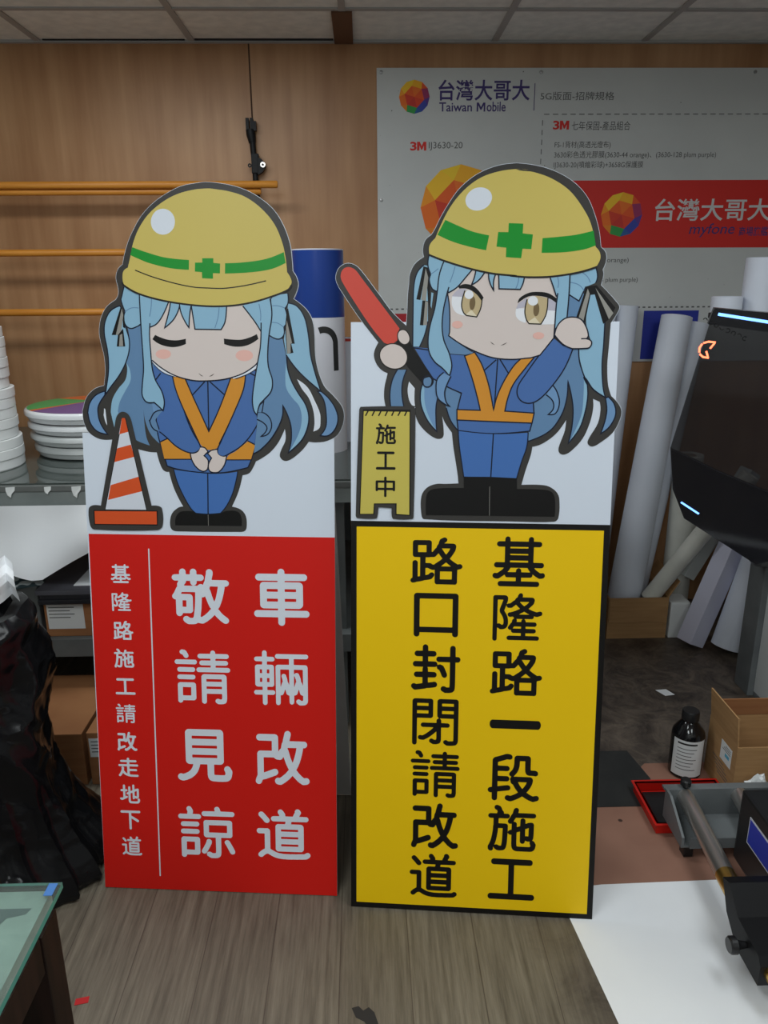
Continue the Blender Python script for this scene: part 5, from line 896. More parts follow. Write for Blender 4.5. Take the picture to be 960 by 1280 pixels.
# rolled banner in blue and white, a thin white roll behind it
def banner_roll():
    t = thing('banner_roll', 'upright rolled banner, dark blue above and white below, on the workbench', 'roll', (-0.157, 2.86, BZ))
    vb = mat('banner_blue', srgb(25, 58, 134), 0.3); vw = noisy('banner_white', [(0.66, 0.66, 0.72, 1), (0.74, 0.74, 0.79, 1)], nscale=2, rough=0.35)
    r = 0.092; h = 0.715; hb = 0.485
    b = MB(); b.lathe([(r-0.004, 0.0), (r, 0.0), (r, hb)], vw, 48); b.lathe([(r, hb), (r, h-0.004)], vb, 48); b.lathe([(r, h-0.004), (r, h), (r-0.004, h), (r-0.004, 0)], vw, 48); b.build('rolled_sheet', t)
    # black printed stroke: part of a large letter
    b = MB(); pts = []
    for i in range(13):
        a = PI * 0.62 - PI * 0.62 * i / 12
        pts.append((0.020 + 0.045*math.cos(a), 0.395 + 0.050*math.sin(a)))
    pts.append((0.066, 0.30))
    rr = r + 0.0006
    Lf = []; 
    for i, p in enumerate(pts):
        q0 = Vector(pts[max(i-1, 0)]); q1 = Vector(pts[min(i+1, len(pts)-1)]); d = (q1-q0).normalized(); nn = Vector((-d.y, d.x)) * 0.011
        Lf.append((Vector(p)+nn, Vector(p)-nn))
    wrap = lambda p: Vector((rr*math.sin(p.x/rr), -rr*math.cos(p.x/rr), p.y))
    V = [wrap(x) for pr in Lf for x in pr]
    b.faces(V, [(2*i, 2*i+1, 2*i+3, 2*i+2) for i in range(len(Lf)-1)], ink_black); b.build('printed_stroke', t)
banner_roll()
def small_roll():
    t = thing('paper_roll', 'thin white roll with a red mark, standing behind the blue banner roll', 'roll', (-0.062, 3.02, BZ))
    b = MB(); r = 0.034; h = 0.40; b.lathe([(r-0.003, 0), (r, 0), (r, h), (r-0.003, h), (r-0.003, 0)], vinyl_white, 28); b.build('rolled_sheet', t)
    rm = mat('red_mark', srgb(190, 50, 40), 0.5); b = MB(); b.lathe([(r+0.0004, h-0.012), (r+0.0004, h-0.002)], rm, 28); b.build('red_mark', t)
small_roll()

# ------------------------------------------------------------------ under the bench
def carton(name, label, x0, x1, y0, y1, z0, z1, m, rz=0.0, group=None, labels=()):
    t = thing(name, label, 'box', ((x0+x1)/2, (y0+y1)/2, z0), (0, 0, rz), group)
    hx, hy, h = (x1-x0)/2, (y1-y0)/2, z1-z0
    b = MB(); b.box((-hx, -hy, 0), (hx, hy, h), m, bev=0.003); b.build('box_body', t)
    for (a, c, d, e) in labels:
        b = MB(); b.box((a-(x0+x1)/2, -hy-0.001, c), (d-(x0+x1)/2, -hy, e), label_white)
        for k in range(4): b.box((a+0.006-(x0+x1)/2, -hy-0.0015, e-0.012-k*0.012), (a+(d-a)*(0.75-0.12*(k%2))-(x0+x1)/2, -hy-0.001, e-0.009-k*0.012), ink_grey)
        b.build('paper_label', t)
    return t
carton('cardboard_box', 'brown cardboard box with a shipping label on the bench lower shelf', -1.075, -0.72, 2.385, 2.72, 0.3685, 0.492, card_dark, 0, None, [(-1.066, 0.028, -0.945, 0.116)])
carton('cardboard_box', 'plain brown cardboard box on the floor under the bench by the black bag', -1.16, -0.882, 2.085, 2.46, 0.0005, 0.182, card_dark, 0.0, 'boxes on the floor under the bench')
carton('cardboard_box', 'brown cardboard box with a white label on the floor behind the red sign', -0.868, -0.62, 2.085, 2.46, 0.0005, 0.185, card_dark, 0.0, 'boxes on the floor under the bench', [(-0.862, 0.10, -0.79, 0.165)])
folder = mat('grey_folder', (0.085, 0.085, 0.10, 1), 0.4); folder2 = mat('black_folder', (0.02, 0.02, 0.024, 1), 0.4)
z = 0.4935
for i, (m, dx, rz, lab) in enumerate(((folder2, 0.0, 0.02, 'lowest black flat folder of the pile on the labelled box'), (folder2, 0.012, -0.015, 'black flat folder in the middle of the pile on the labelled box'), (folder, -0.004, 0.01, 'topmost dark grey flat folder of the pile on the labelled box'))):
    b = MB(); b.box((-0.20, -0.20, 0), (0.20, 0.20, 0.016), m, bev=0.003)
    o = b.build('flat_folder', loc=(-0.885 + dx, 2.565, z)); o.rotation_euler = (0, 0, rz); tag(o, lab, 'folder', 'pile of flat folders'); z += 0.0163
b = MB(); b.box((-0.10, -0.115, 0), (0.10, 0.115, 0.002), paper_white); o = b.build('paper_sheet', loc=(-0.875, 2.52, z)); tag(o, 'white sheet of paper lying on the grey folder pile', 'paper')
# green and patterned scraps beside the pile
gsm = mat('green_scrap', srgb(38, 120, 84), 0.6); psm = noisy('patterned_scrap', [(0.05, 0.08, 0.09, 1), (0.55, 0.6, 0.6, 1)], scale=(1, 1, 1), nscale=30, detail=0, rough=0.5, lo=0.5, hi=0.54)
b = MB(); b.box((-0.06, -0.05, 0), (0.06, 0.05, 0.002), psm); o = b.build('card_scrap', loc=(-1.155, 2.45, 0.545)); o.rotation_euler = (0.15, 0, 0.4); tag(o, 'patterned dark and white card scrap beside the folder pile', 'card')
b = MB(); b.box((-0.045, -0.04, 0), (0.045, 0.04, 0.002), gsm); o = b.build('card_scrap', loc=(-1.165, 2.53, 0.565)); o.rotation_euler = (0.2, 0, 0.2); tag(o, 'small green card scrap under the hanging white sheet', 'card')
b = MB(); b.box((-0.07, -0.09, 0), (0.07, 0.09, 0.17), grey_dark, bev=0.006); o = b.build('storage_case', loc=(-1.17, 2.50, 0.3685)); tag(o, 'dark grey case on the lower shelf left of the labelled box', 'case')
def hanging_sheet():
    b = MB(); nx, nz = 26, 14; V = []
    for i in range(nx+1):
        for j in range(nz+1):
            s = i/nx; t = j/nz; x = -1.62 + 0.80*s
            # lower edge: corner hanging down near x = -1.04
            low = 0.595 + 0.55*max(0, x + 1.045) + 0.25*max(0, -1.045 - x)
            top = BZ - 0.068; zz = top + (low - top)*t
            y = BY - 0.012 - 0.030*t*(1 + 0.6*math.sin(7*x + 3*t)) - 0.012*math.sin(11*s*PI*0.6)*t
            V.append(Vector((x, y, zz)))
    V2 = [v + Vector((0, 0.0012, 0)) for v in V]; n = len(V)
    F = []
    for i in range(nx):
        for j in range(nz):
            a = i*(nz+1)+j; F.append((a, a+1, a+nz+2, a+nz+1)); F.append((n+a, n+a+nz+1, n+a+nz+2, n+a+1))
    b.faces(V + V2, F, paper_white, True); tag(b.build('hanging_paper'), 'large white paper sheet hanging down from the front of the workbench', 'paper')
hanging_sheet()

# ------------------------------------------------------------------ black rubbish bag
def rubbish_bag():
    t = thing('rubbish_bag', 'big black plastic rubbish bag standing left of the red sign', 'bag', (-1.06, 1.745, 0))
    bagm = noisy('black_bag_plastic', [(0.004, 0.004, 0.005, 1), (0.007, 0.007, 0.008, 1)], nscale=5, rough=0.17, bump=0.0, spec=0.28)
    prof = [(0.24, 0.003), (0.335, 0.004), (0.345, 0.025), (0.330, 0.075), (0.302, 0.12), (0.270, 0.19), (0.246, 0.27), (0.230, 0.36), (0.222, 0.46), (0.222, 0.56), (0.226, 0.66), (0.222, 0.72), (0.205, 0.752), (0.180, 0.748), (0.16, 0.70)]
    b = MB(); n = 200; rings = []; k = b.mi(bagm); sub = []
    for i in range(len(prof)-1):
        q8 = 10 if 1 <= i < 11 else 4
        for q in range(q8):
            f = q/q8; sub.append((prof[i][0]*(1-f)+prof[i+1][0]*f, prof[i][1]*(1-f)+prof[i+1][1]*f))
    sub.append(prof[-1])
    ridge = lambda p: 1 - 2*abs(noise.noise(p))**0.8
    for r, z in sub:
        R = []; low = max(0.0, 1 - z/0.34)
        for j in range(n):
            a = 2*PI*j/n; ca, sa = math.cos(a), math.sin(a)
            P = Vector((0.26*ca, 0.26*sa, z))
            fan = ridge(Vector((2.4*ca, 2.4*sa, 0.5*z + 4))) * 0.042 * low**0.7 + ridge(Vector((6*ca, 6*sa, 0.8*z + 9))) * 0.010 * low
            Q = P + Vector((0.25*z, 0.1, 0.35*P.x - 0.2*P.y))
            cr = ridge(Q * 5.0) * 0.020 + ridge(Q * 11.0 + Vector((3, 0, 1))) * 0.010 + noise.noise(Q * 3.0) * 0.05 + ridge(Vector((Q.x*6, Q.y*6, Q.z*34))) * 0.003
            d = fan + cr * (0.35 + 0.65*(1-low)) - 0.012
            if z < 0.01: d *= 0.5
            rr = r + d * (1.0 if r > 0.2 else 0.4)
            R.append(b.bm.verts.new((rr*ca, rr*0.80*sa, max(0.001, z + 0.010*math.sin(4*a)*min(1, z*3)))))
        rings.append(R)
    for i in range(len(rings)-1):
        for j in range(n):
            f = b.bm.faces.new((rings[i][j], rings[i][(j+1)%n], rings[i+1][(j+1)%n], rings[i+1][j])); f.material_index = k; f.smooth = True
    f = b.bm.faces.new(rings[0][::-1]); f.material_index = k
    f = b.bm.faces.new(rings[-1]); f.material_index = k
    b.build('bag_body', t)
rubbish_bag()
def crumpled(name, label, loc, sx, sy, sz, seed):
    b = MB(); rnd = random.Random(seed)
    bmesh.ops.create_icosphere(b.bm, subdivisions=3, radius=1.0)
    for v in b.bm.verts:
        d = 1 + 0.22*math.sin(5*v.co.x + seed) * math.sin(4*v.co.y + 2*seed) + rnd.uniform(-0.07, 0.07)
        v.co = Vector((v.co.x*sx*d, v.co.y*sy*d, v.co.z*sz*d))
    b.mi(paper_white); tag(b.build(name, loc=loc), label, 'paper', 'waste paper in the black bag')
def folded(label, loc, rot, w, h):
    b = MB(); V = []
    for i in range(6):
        for j in range(6):
            x = (i/5-0.5)*w; zz = (j/5)*h
            V.append(Vector((x, 0.02*math.sin(i*1.9) + 0.012*math.cos(j*1.3), zz + 0.010*math.sin(i*2.1))))
    V2 = [v + Vector((0, 0.002, 0)) for v in V]; F = []
    for i in range(5):
        for j in range(5):
            a = i*6+j; F += [(a, a+6, a+7, a+1), (36+a, 36+a+1, 36+a+7, 36+a+6)]
    b.faces(V+V2, F, paper_white); o = b.build('waste_paper', loc=loc); o.rotation_euler = rot; tag(o, label, 'paper', 'waste paper in the black bag')
crumpled('waste_paper', 'crumpled white waste paper on top of the black rubbish bag', (-1.065, 1.74, 0.800), 0.12, 0.09, 0.065, 2)
folded('folded white waste paper at the right of the black bag opening', (-0.885, 1.735, 0.772), (-0.12, -0.06, 0.3), 0.085, 0.098)

# ------------------------------------------------------------------ glass-topped table in the near left corner
def glass_table():
    t = thing('glass_table', 'dark wooden table with a green edged glass top in the near left corner', 'table', (-0.9, 0.55, 0))
    ox, oy = -0.9, 0.55; x1, y1 = -0.424, 0.876; x0, y0 = -1.5, 0.2; H = 0.72
    gt = mat('table_glass', (0.80, 0.95, 0.89, 1), 0.03, trans=0.95, ior=1.5)
    ge = mat('glass_edge_green', (0.10, 0.42, 0.35, 1), 0.15, spec=0.5)
    b = MB(); b.box((x0-ox, y0-oy, H-0.009), (x1-ox, y1-oy, H), gt)
    b.bm.normal_update(); k = b.mi(ge)
    for f in b.bm.faces:
        if abs(f.normal.z) < 0.5: f.material_index = k
    b.build('glass_top', t)
    ub = noisy('table_underlay', [(0.24, 0.28, 0.26, 1), (0.50, 0.54, 0.51, 1)], nscale=9, rough=0.5)
    b = MB(); b.box((x0-ox, y0-oy, H-0.028), (x1-0.012-ox, y1-0.010-oy, H-0.0095), ub); b.build('table_panel', t)
    cl = mat('dark_cutting_sheet', (0.05, 0.075, 0.085, 1), 0.5)
    b = MB(); b.region([[(x0-ox, y1-0.042-oy), (x1-0.026-ox, y1-0.040-oy), (x1-0.030-ox, y1-0.050-oy), (x1-0.052-ox, y1-0.056-oy), (x1-0.078-ox, y1-0.120-oy), (x0-ox, y1-0.19-oy)]], cl, H-0.0091, H-0.0095); b.build('dark_sheet', t)
    for a, c in (((x0, y1-0.055, H-0.085), (x1-0.057, y1-0.02, H-0.0285)), ((x1-0.05, y0, H-0.085), (x1-0.008, y1-0.067, H-0.0285))):
        b = MB(); b.box((a[0]-ox, a[1]-oy, a[2]), (c[0]-ox, c[1]-oy, c[2]), darkwood, bev=0.002); b.build('apron', t)
    for lx, ly in ((x1-0.056, y1-0.066), (x0+0.01, y1-0.066), (x1-0.056, y0+0.01), (x0+0.01, y0+0.01)):
        b = MB(); b.box((lx-ox, ly-oy, 0), (lx+0.050-ox, ly+0.050-oy, H-0.0285), darkwood, bev=0.003); b.build('leg', t)
    st = mat('blue_sticker', srgb(50, 104, 168), 0.5)
    b = MB(); b.box((x1-0.017-ox, y1-0.024-oy, H), (x1-0.005-ox, y1-0.002-oy, H+0.0006), st); o = b.build('sticker', t); o['label'] = 'small blue sticker on the glass corner'
glass_table()

# ------------------------------------------------------------------ rolls leaning in the back right corner
def roll(label, p0, p1, r0, r1, m, group='rolls in the back right corner', name='vinyl_roll', core=True):
    p0 = Vector(p0); p1 = Vector(p1); d = p1 - p0; L = d.length
    q = Vector((0, 0, 1)).rotation_difference(d.normalized())
    t = thing(name, label, 'roll', p0, None, group); t.rotation_mode = 'QUATERNION'; t.rotation_quaternion = q
    b = MB(); n = 40; k = b.mi(m); rings = []
    prof = [(r0*0.45, 0.004), (r0-0.006, 0.0), (r0, 0.002)] + [(r0+(r1-r0)*f, L*f) for f in (0.2, 0.4, 0.6, 0.8)] + [(r1, L-0.002), (r1-0.006, L), (r1*0.5, L-0.006), (r0*0.45, L-0.05)]
    b.lathe(prof, m, n)
    for j, f in enumerate((0.0,)):                            # free edge of the outer wrap
        a = 0.9 + j; e = Vector((math.cos(a), math.sin(a), 0))
        b.tube([e*(r0+0.0005), e*(r0+(r1-r0)*0.5+0.0005) + Vector((0,0,L/2)), e*(r1+0.0005) + Vector((0,0,L))], 0.0016, m, 6)
    b.build('rolled_sheet', t)
    if core:
        cm = mat('core_card', (0.30, 0.24, 0.18, 1), 0.8)
        b = MB(); rc = r1*0.5; dp = min(0.08, L - 0.012); b.lathe([(rc, L-dp), (rc, L-0.003), (rc-0.004, L-0.003), (rc-0.004, L-dp), (0, L-dp)], cm, 24); b.build('core', t)
    return t
roll('tall white vinyl roll leaning in the open box, the widest of the corner rolls', (1.137, 3.138, 0.032), (1.338, 3.335, 1.355), 0.074, 0.064, vinyl_white)
roll('narrow white vinyl roll in the open box, tucked against the right of the widest roll', (1.225, 3.225, 0.016), (1.446, 3.372, 1.325), 0.036, 0.046, vinyl_white)
roll('white roll standing on end against the wall, partly hidden by the yellow sign', (0.975, 3.340, 0.004), (1.036, 3.378, 1.405), 0.052, 0.052, vinyl_white)
roll('slim white roll standing on end between the yellow sign and the widest roll', (1.080, 3.365, 0.004), (1.138, 3.383, 1.400), 0.046, 0.046, vinyl_white)
roll('short cream roll standing upright behind the spotted cream tube', (1.408, 3.222, 0.004), (1.408, 3.222, 0.78), 0.060, 0.060, vinyl_cream)
roll('spotted cream tube slanting up out of the open cardboard box', (1.235, 3.080, 0.165), (1.565, 2.985, 0.745), 0.037, 0.037, vinyl_cream, core=False)
b = MB(); b.box((1.315, 3.025, 0.001), (1.400, 3.130, 0.168), plastic_white, bev=0.008); tag(b.build('white_carton'), 'glossy white carton on the floor right of the open cardboard box', 'box')
def square_carton(label, p0, p1, s, m, name):
    p0 = Vector(p0); p1 = Vector(p1); d = p1 - p0; q = Vector((0, 0, 1)).rotation_difference(d.normalized())
    b = MB(); b.box((-s/2, -s/2, 0), (s/2, s/2, d.length), m, Matrix.Rotation(0.35, 4, 'Z'), bev=0.004)
    o = b.build(name, loc=p0); o.rotation_mode = 'QUATERNION'; o.rotation_quaternion = q; tag(o, label, 'carton', 'rolls in the back right corner'); return o
square_carton('pale grey square carton slanting over the glossy white carton', (1.392, 3.108, 0.262), (1.650, 3.150, 0.72), 0.066, noisy('grey_carton', [(0.50, 0.53, 0.52, 1), (0.58, 0.61, 0.60, 1)], nscale=3, rough=0.6), 'long_carton')
square_carton('long lilac square carton leaning with its foot on the dirty floor', (1.372, 2.935, 0.022), (1.640, 3.06, 0.66), 0.080, lilac, 'long_carton')
roll('fat white vinyl roll leaning beside the lilac carton with its foot on the floor', (1.506, 2.885, 0.024), (1.694, 2.965, 0.66), 0.062, 0.062, vinyl_white)
roll('white roll at the foot of the grey machine leg, rightmost of the leaning rolls', (1.630, 2.815, 0.016), (1.780, 2.92, 0.52), 0.045, 0.045, vinyl_white)

# open box holding the rolls
def open_box(label, c, sx, sy, h, rz, m, flaps, name='cardboard_box'):
    t = thing(name, label, 'box', c, (0, 0, rz)); th = 0.005; hx, hy = sx/2, sy/2
    b = MB(); b.box((-hx, -hy, 0), (hx, hy, th), m); b.box((-hx, -hy, th), (hx, -hy+th, h), m); b.box((-hx, hy-th, th), (hx, hy, h), m)
    b.box((-hx, -hy+th, th), (-hx+th, hy-th, h), m); b.box((hx-th, -hy+th, th), (hx, hy-th, h), m); b.build('box_body', t)
    for side, ang, ln in flaps:
        w = hx if side in 'fb' else hy
        b = MB(); b.box((-w+0.003, 0, 0), (w-0.003, th*0.8, ln), m)
        o = b.build('flap', t)
        ez = {'f': 0, 'r': PI/2, 'b': PI, 'l': -PI/2}[side]
        pos = {'f': (0, -hy, h), 'r': (hx, 0, h), 'b': (0, hy, h), 'l': (-hx, 0, h)}[side]
        o.matrix_local = Matrix.Translation(pos) @ Matrix.Rotation(ez, 4, 'Z') @ Matrix.Rotation(ang, 4, 'X')
    return t
open_box('open cardboard box on the floor holding tall white rolls beside the yellow sign', (1.175, 3.165, 0.0008), 0.260, 0.27, 0.19, 0.0, card, [('f', math.radians(178), 0.11), ('r', math.radians(30), 0.085)])

# ------------------------------------------------------------------ wide printer at the right edge
def printer():
    t = thing('wide_printer', 'wide printer with a dark smoked hood and blue light strips at the right edge', 'printer', (1.80, 2.30, 0))
    O = Vector((1.80, 2.30, 0))
    bx = lambda a, c, m, n, bev=0.004: (lambda b: b.box(Vector(a)-O, Vector(c)-O, m, bev=bev).build(n, t))(MB())
    white_p = mat('printer_white', (0.58, 0.60, 0.60, 1), 0.45)
    bx((1.450, 1.95, 0.02), (1.475, 2.535, 0.52), white_p, 'side_panel')
    bx((1.428, 2.535, 0.0), (1.500, 2.640, 0.60), grey_metal, 'leg')
    bx((1.450, 1.95, 0.0), (1.500, 2.535, 0.02), grey_metal, 'foot_rail')
    bx((1.500, 1.95, 0.40), (2.50, 2.64, 0.86), grey_metal, 'printer_body', 0.02)
    bx((2.40, 1.95, 0.0), (2.47, 2.64, 0.41), grey_metal, 'leg')
    b = MB(); b.lathe([(0, 0.0), (0.062, 0.0), (0.075, 0.012), (0.078, 0.05), (0.078, 0.17), (0, 0.17)], grey_metal, 40, Matrix.Translation(Vector((1.352, 2.50, 0.615)) - O) @ Matrix.Rotation(PI/2, 4, 'Y')); b.build('end_cover', t)
    b = MB(); b.tube([Vector((1.36, 2.275, 0.70)) - O, Vector((1.58, 2.42, 0.70)) - O], 0.02, grey_dark, 14); b.build('hinge', t)
    ex = Vector((0.9592, -0.2827, 0)); ey = Vector((-0.0171, -0.0580, 0.9982))
    C0 = Vector((1.05, 2.35, 1.0)) - O
    M = Matrix.Translation(C0) @ Matrix((ex, ey, ex.cross(ey))).transposed().to_4x4()
    sm = bpy.data.materials.new('smoked_acrylic'); sm.use_nodes = True; N = sm.node_tree.nodes
    p = N['Principled BSDF']; p.inputs['Base Color'].default_value = (0.012, 0.012, 0.016, 1); p.inputs['Roughness'].default_value = 0.06; p.inputs['Alpha'].default_value = 0.66
    p.inputs['Specular IOR Level'].default_value = 0.6
    lap = [(0.0, 0.425), (0.147, 0.412), (0.40, 0.388), (0.40, -0.30), (0.31, -0.35), (0.221, -0.386), (-0.015, -0.242), (-0.059, -0.146), (-0.080, -0.008)]
    b = MB(); b.region([lap], sm, 0.0, -0.006, M=M); hood = b.build('hood', t); hood['label'] = 'dark smoked acrylic hood'
    rim = mat('hood_rim', (0.016, 0.016, 0.020, 1), 0.25)
    b = MB(); b.ribbon([(-0.0775, -0.012), (-0.02, -0.036), (0.075, -0.079), (0.222, -0.136), (0.39, -0.19)], 0.003, rim, 0.0006, M=M); b.build('crease_line', hood); b = MB()
    b.region([[(0.0, 0.425), (0.147, 0.412), (0.40, 0.388), (0.40, 0.33), (0.14, 0.358), (-0.012, 0.378)]], rim, -0.0065, -0.030, M=M); b.build('hood_frame', hood)
    b = MB(); b.region([[(-0.015, -0.242), (-0.059, -0.146), (-0.080, -0.008), (-0.02, -0.034), (0.075, -0.077), (0.222, -0.134), (0.40, -0.19), (0.40, -0.30), (0.31, -0.35), (0.221, -0.386)]], mat('inner_hood', (0.008, 0.008, 0.011, 1), 0.2), -0.0065, -0.012, M=M); b.build('inner_plate', hood)
    led = mat('blue_light', (0.1, 0.3, 1, 1), 0.4, emit=(0.15, 0.34, 1.0, 1), estr=2.8)
    b = MB(); b.ribbon([(0.015, 0.407), (0.155, 0.385), (0.38, 0.348)], 0.0085, led, 0.0008, M=M); o = b.build('light_strip', hood); o['label'] = 'long glowing blue light strip along the hood top'
    b = MB(); b.ribbon([(-0.028, -0.188), (0.027, -0.222)], 0.006, led, 0.0008, M=M); o = b.build('light_strip', hood); o['label'] = 'short glowing blue light strip at the lower corner'
    rd = mat('red_digit', (1, 0.15, 0.08, 1), 0.4, emit=(1.0, 0.16, 0.07, 1), estr=3.2)
    b = MB()
    for seg in ([(0.013, 0.325), (-0.005, 0.327), (-0.018, 0.323)], [(-0.023, 0.319), (-0.029, 0.308), (-0.028, 0.296)], [(-0.025, 0.289), (-0.016, 0.281), (-0.001, 0.279)], [(0.011, 0.321), (0.002, 0.308)], [(-0.008, 0.297), (-0.003, 0.284)]):
        b.ribbon(seg, 0.0055, rd, 0.0008, M=M)
    b.build('red_digit', hood)
    dm = mat('hood_lettering', (0.002, 0.002, 0.003, 1), 0.5)
    b = MB()
    for i in range(8):                                        # worn, unreadable lettering along the hood's upper edge
        cx, cy = -0.022 + 0.0165*i, 0.390 - 0.0075*i; r = 0.006
        pts = [(cx + r*math.cos(a*0.9 + i), cy + r*math.sin(a*0.9 + i)) for a in range(6 if i % 3 else 4)]
        b.ribbon(pts, 0.0028, dm, 0.0007, M=M)
    b.build('worn_lettering', hood)
    bx((1.205, 2.60, 1.375), (2.30, 2.735, 1.395), mat('deck_black', (0.02, 0.02, 0.022, 1), 0.6), 'rear_deck', 0.006)
    bx((1.90, 2.61, 0.86), (2.20, 2.72, 1.375), grey_dark, 'deck_support')
    return t
printer()
# white rolls standing on the printer's rear deck
roll('short white tape roll standing just above the printer hood', (1.232, 2.66, 1.3965), (1.232, 2.66, 1.450), 0.050, 0.050, vinyl_white, 'white rolls on the printer deck')
roll('taller white paper roll standing on the printer deck at the right frame edge', (1.345, 2.668, 1.3965), (1.345, 2.668, 1.575), 0.056, 0.056, vinyl_white, 'white rolls on the printer deck')

# ------------------------------------------------------------------ things on the floor at the right
def flat(name, label, cat, pts, z, m, th=0.0012, extra=None):
    b = MB(); b.region([pts], m, z + th, z); o = b.build(name); tag(o, label, cat); return o
kraft = noisy('kraft_sheet', [srgb(138, 100, 84), srgb(154, 114, 96)], nscale=4, detail=8, rough=0.8, speck=(9, 0.05, srgb(70, 50, 42)))
flat('kraft_sheet', 'brown kraft sheet lying on the floor behind the white floor paper', 'sheet', [(0.56, 1.55), (1.44, 1.58), (1.44, 2.13), (0.895, 2.13), (0.69, 1.93), (0.60, 1.93)], 0.0002, kraft, 0.0003)
dmat = noisy('dark_mat', [(0.020, 0.021, 0.021, 1), (0.030, 0.031, 0.030, 1)], nscale=9, rough=0.7)
flat('floor_mat', 'black square mat on the floor between the yellow sign and red tray', 'mat', [(0.62, 2.20), (0.86, 2.20), (0.885, 2.05), (0.855, 1.92), (0.66, 1.92)], 0.0006, dmat, 0.002)
flat('floor_paper', 'big white paper sheet on the floor at the near right', 'paper', [(0.462, 1.60), (0.60, 1.617), (1.35, 1.632), (1.30, 0.75), (0.56, 0.70), (0.520, 1.23), (0.489, 1.51)], 0.0006, paper_white, 0.0004)
flat('paper_scrap', 'small white paper scrap on the dirty floor behind the black bottle', 'scrap', [(1.100, 2.588), (1.142, 2.592), (1.160, 2.552), (1.122, 2.545)], 0.0006, paper_white, 0.001)
flat('red_scrap', 'tiny red scrap on the floor beside the glass table leg', 'scrap', [(-0.652, 1.326), (-0.624, 1.332), (-0.622, 1.316), (-0.650, 1.310)], 0.0004, mat('scrap_red', srgb(190, 30, 34), 0.5), 0.0008)
flat('black_scrap', 'torn black scrap on the floor in front of the yellow sign', 'scrap', [(-0.045, 1.284), (-0.030, 1.288), (-0.020, 1.277), (-0.008, 1.285), (0.004, 1.272), (0.012, 1.245), (0.016, 1.225), (-0.006, 1.232), (-0.018, 1.252), (-0.036, 1.262)], 0.0004, ink_black, 0.0006)
def bottle():
    t = thing('plastic_bottle', 'black plastic bottle with a white label standing by the red tray', 'bottle', (1.006, 2.085, 0.0008))
    b = MB(); b.lathe([(0, 0), (0.046, 0), (0.050, 0.005), (0.050, 0.140), (0.047, 0.152), (0.028, 0.180), (0.022, 0.186), (0.022, 0.192), (0, 0.192)], black_gl, 36); b.build('bottle_body', t)
    b = MB(); b.lathe([(0.0, 0.190), (0.0245, 0.190), (0.0265, 0.192), (0.0265, 0.216), (0.024, 0.221), (0, 0.221)], black_pl, 28); b.build('cap', t)
    b = MB(); n = 14; r = 0.0504; V = []
    for i in range(n+1):
        a = math.radians(-165 + 120*i/n); V += [Vector((r*math.cos(a), r*math.sin(a), 0.012)), Vector((r*math.cos(a), r*math.sin(a), 0.138))]
    b.faces(V, [(2*i, 2*i+2, 2*i+3, 2*i+1) for i in range(n)], label_white, True)
    V = []
    for i in range(n-5):
        a = math.radians(-165 + 120*(i + 2)/n); V += [Vector((r*1.004*math.cos(a), r*1.004*math.sin(a), 0.124)), Vector((r*1.004*math.cos(a), r*1.004*math.sin(a), 0.130))]
    b.faces(V, [(2*i, 2*i+2, 2*i+3, 2*i+1) for i in range(n-6)], ink_black, True)
    for row in range(7):
        V = []
        for i in range(9 - row % 3):
            a = math.radians(-165 + 120*(i + 2)/n); V += [Vector((r*1.003*math.cos(a), r*1.003*math.sin(a), 0.108 - row*0.012)), Vector((r*1.003*math.cos(a), r*1.003*math.sin(a), 0.1105 - row*0.012))]
        b.faces(V, [(2*i, 2*i+2, 2*i+3, 2*i+1) for i in range(len(V)//2-1)], ink_grey, True)
    o = b.build('paper_label', t)
bottle()
def tray():
    t = thing('plastic_tray', 'red plastic tray with a black strip on the kraft sheet', 'tray', (0.945, 1.905, 0.0028))
    rm = mat('tray_red', srgb(196, 28, 18), 0.35)
    X0, X1, Y0, Y1, h, th = -0.135, 0.115, -0.105, 0.085, 0.033, 0.004
    b = MB(); b.box((X0+0.008, Y0+0.008, 0), (X1-0.008, Y1-0.008, th), rm)
    for (a, c) in (((X0, Y0, 0), (X1, Y0+th, h)), ((X0, Y1-th, 0), (X1, Y1, h)), ((X0, Y0+th, 0), (X0+th, Y1-th, h)), ((X1-th, Y0+th, 0), (X1, Y1-th, h))): b.box(a, c, rm)
    for (a, c) in (((X0-0.007, Y0-0.007, h-0.003), (X1+0.007, Y0+th, h)), ((X0-0.007, Y1-th, h-0.003), (X1+0.007, Y1+0.007, h)), ((X0-0.007, Y0+th, h-0.003), (X0+th, Y1-th, h)), ((X1-th, Y0+th, h-0.003), (X1+0.007, Y1-th, h))): b.box(a, c, rm)
    b.build('tray_body', t)
    b = MB(); b.box((X0+0.02, Y0+0.02, th), (X1-0.02, Y1-0.02, th+0.006), black_pl); b.build('black_residue', t)
tray()
t = thing('cardboard_box', 'opened cardboard box with raised flap and small label beside the black bottle', 'box', (1.19, 2.005, 0.0008))
hx, hy, h, th = 0.115, 0.092, 0.198, 0.004
b = MB(); b.box((-hx, -hy, 0), (hx, hy, th), card); b.box((-hx, -hy, th), (hx, -hy+th, h), card); b.box((-hx, hy-th, th), (hx, hy, h), card)
b.box((-hx, -hy+th, th), (-hx+th, hy-th, h), card); b.box((hx-th, -hy+th, th), (hx, hy-th, h), card); b.build('box_body', t)
b = MB(); b.box((0, -hy+0.003, 0), (th, hy-0.003, 0.095), card); o = b.build('flap', t); o.location = (-hx, 0, h); o.rotation_euler = (0, math.radians(-6), 0)
b = MB(); b.box((-hx+0.003, -th, 0), (hx-0.003, 0, 0.06), card_dark); o = b.build('flap', t); o.location = (0, hy-0.002, h); o.rotation_euler = (math.radians(8), 0, 0)
b = MB(); b.box((-hx-0.0008, -hy+0.028, 0.105), (-hx, -hy+0.095, 0.168), label_white); lb = b.build('paper_label', t)
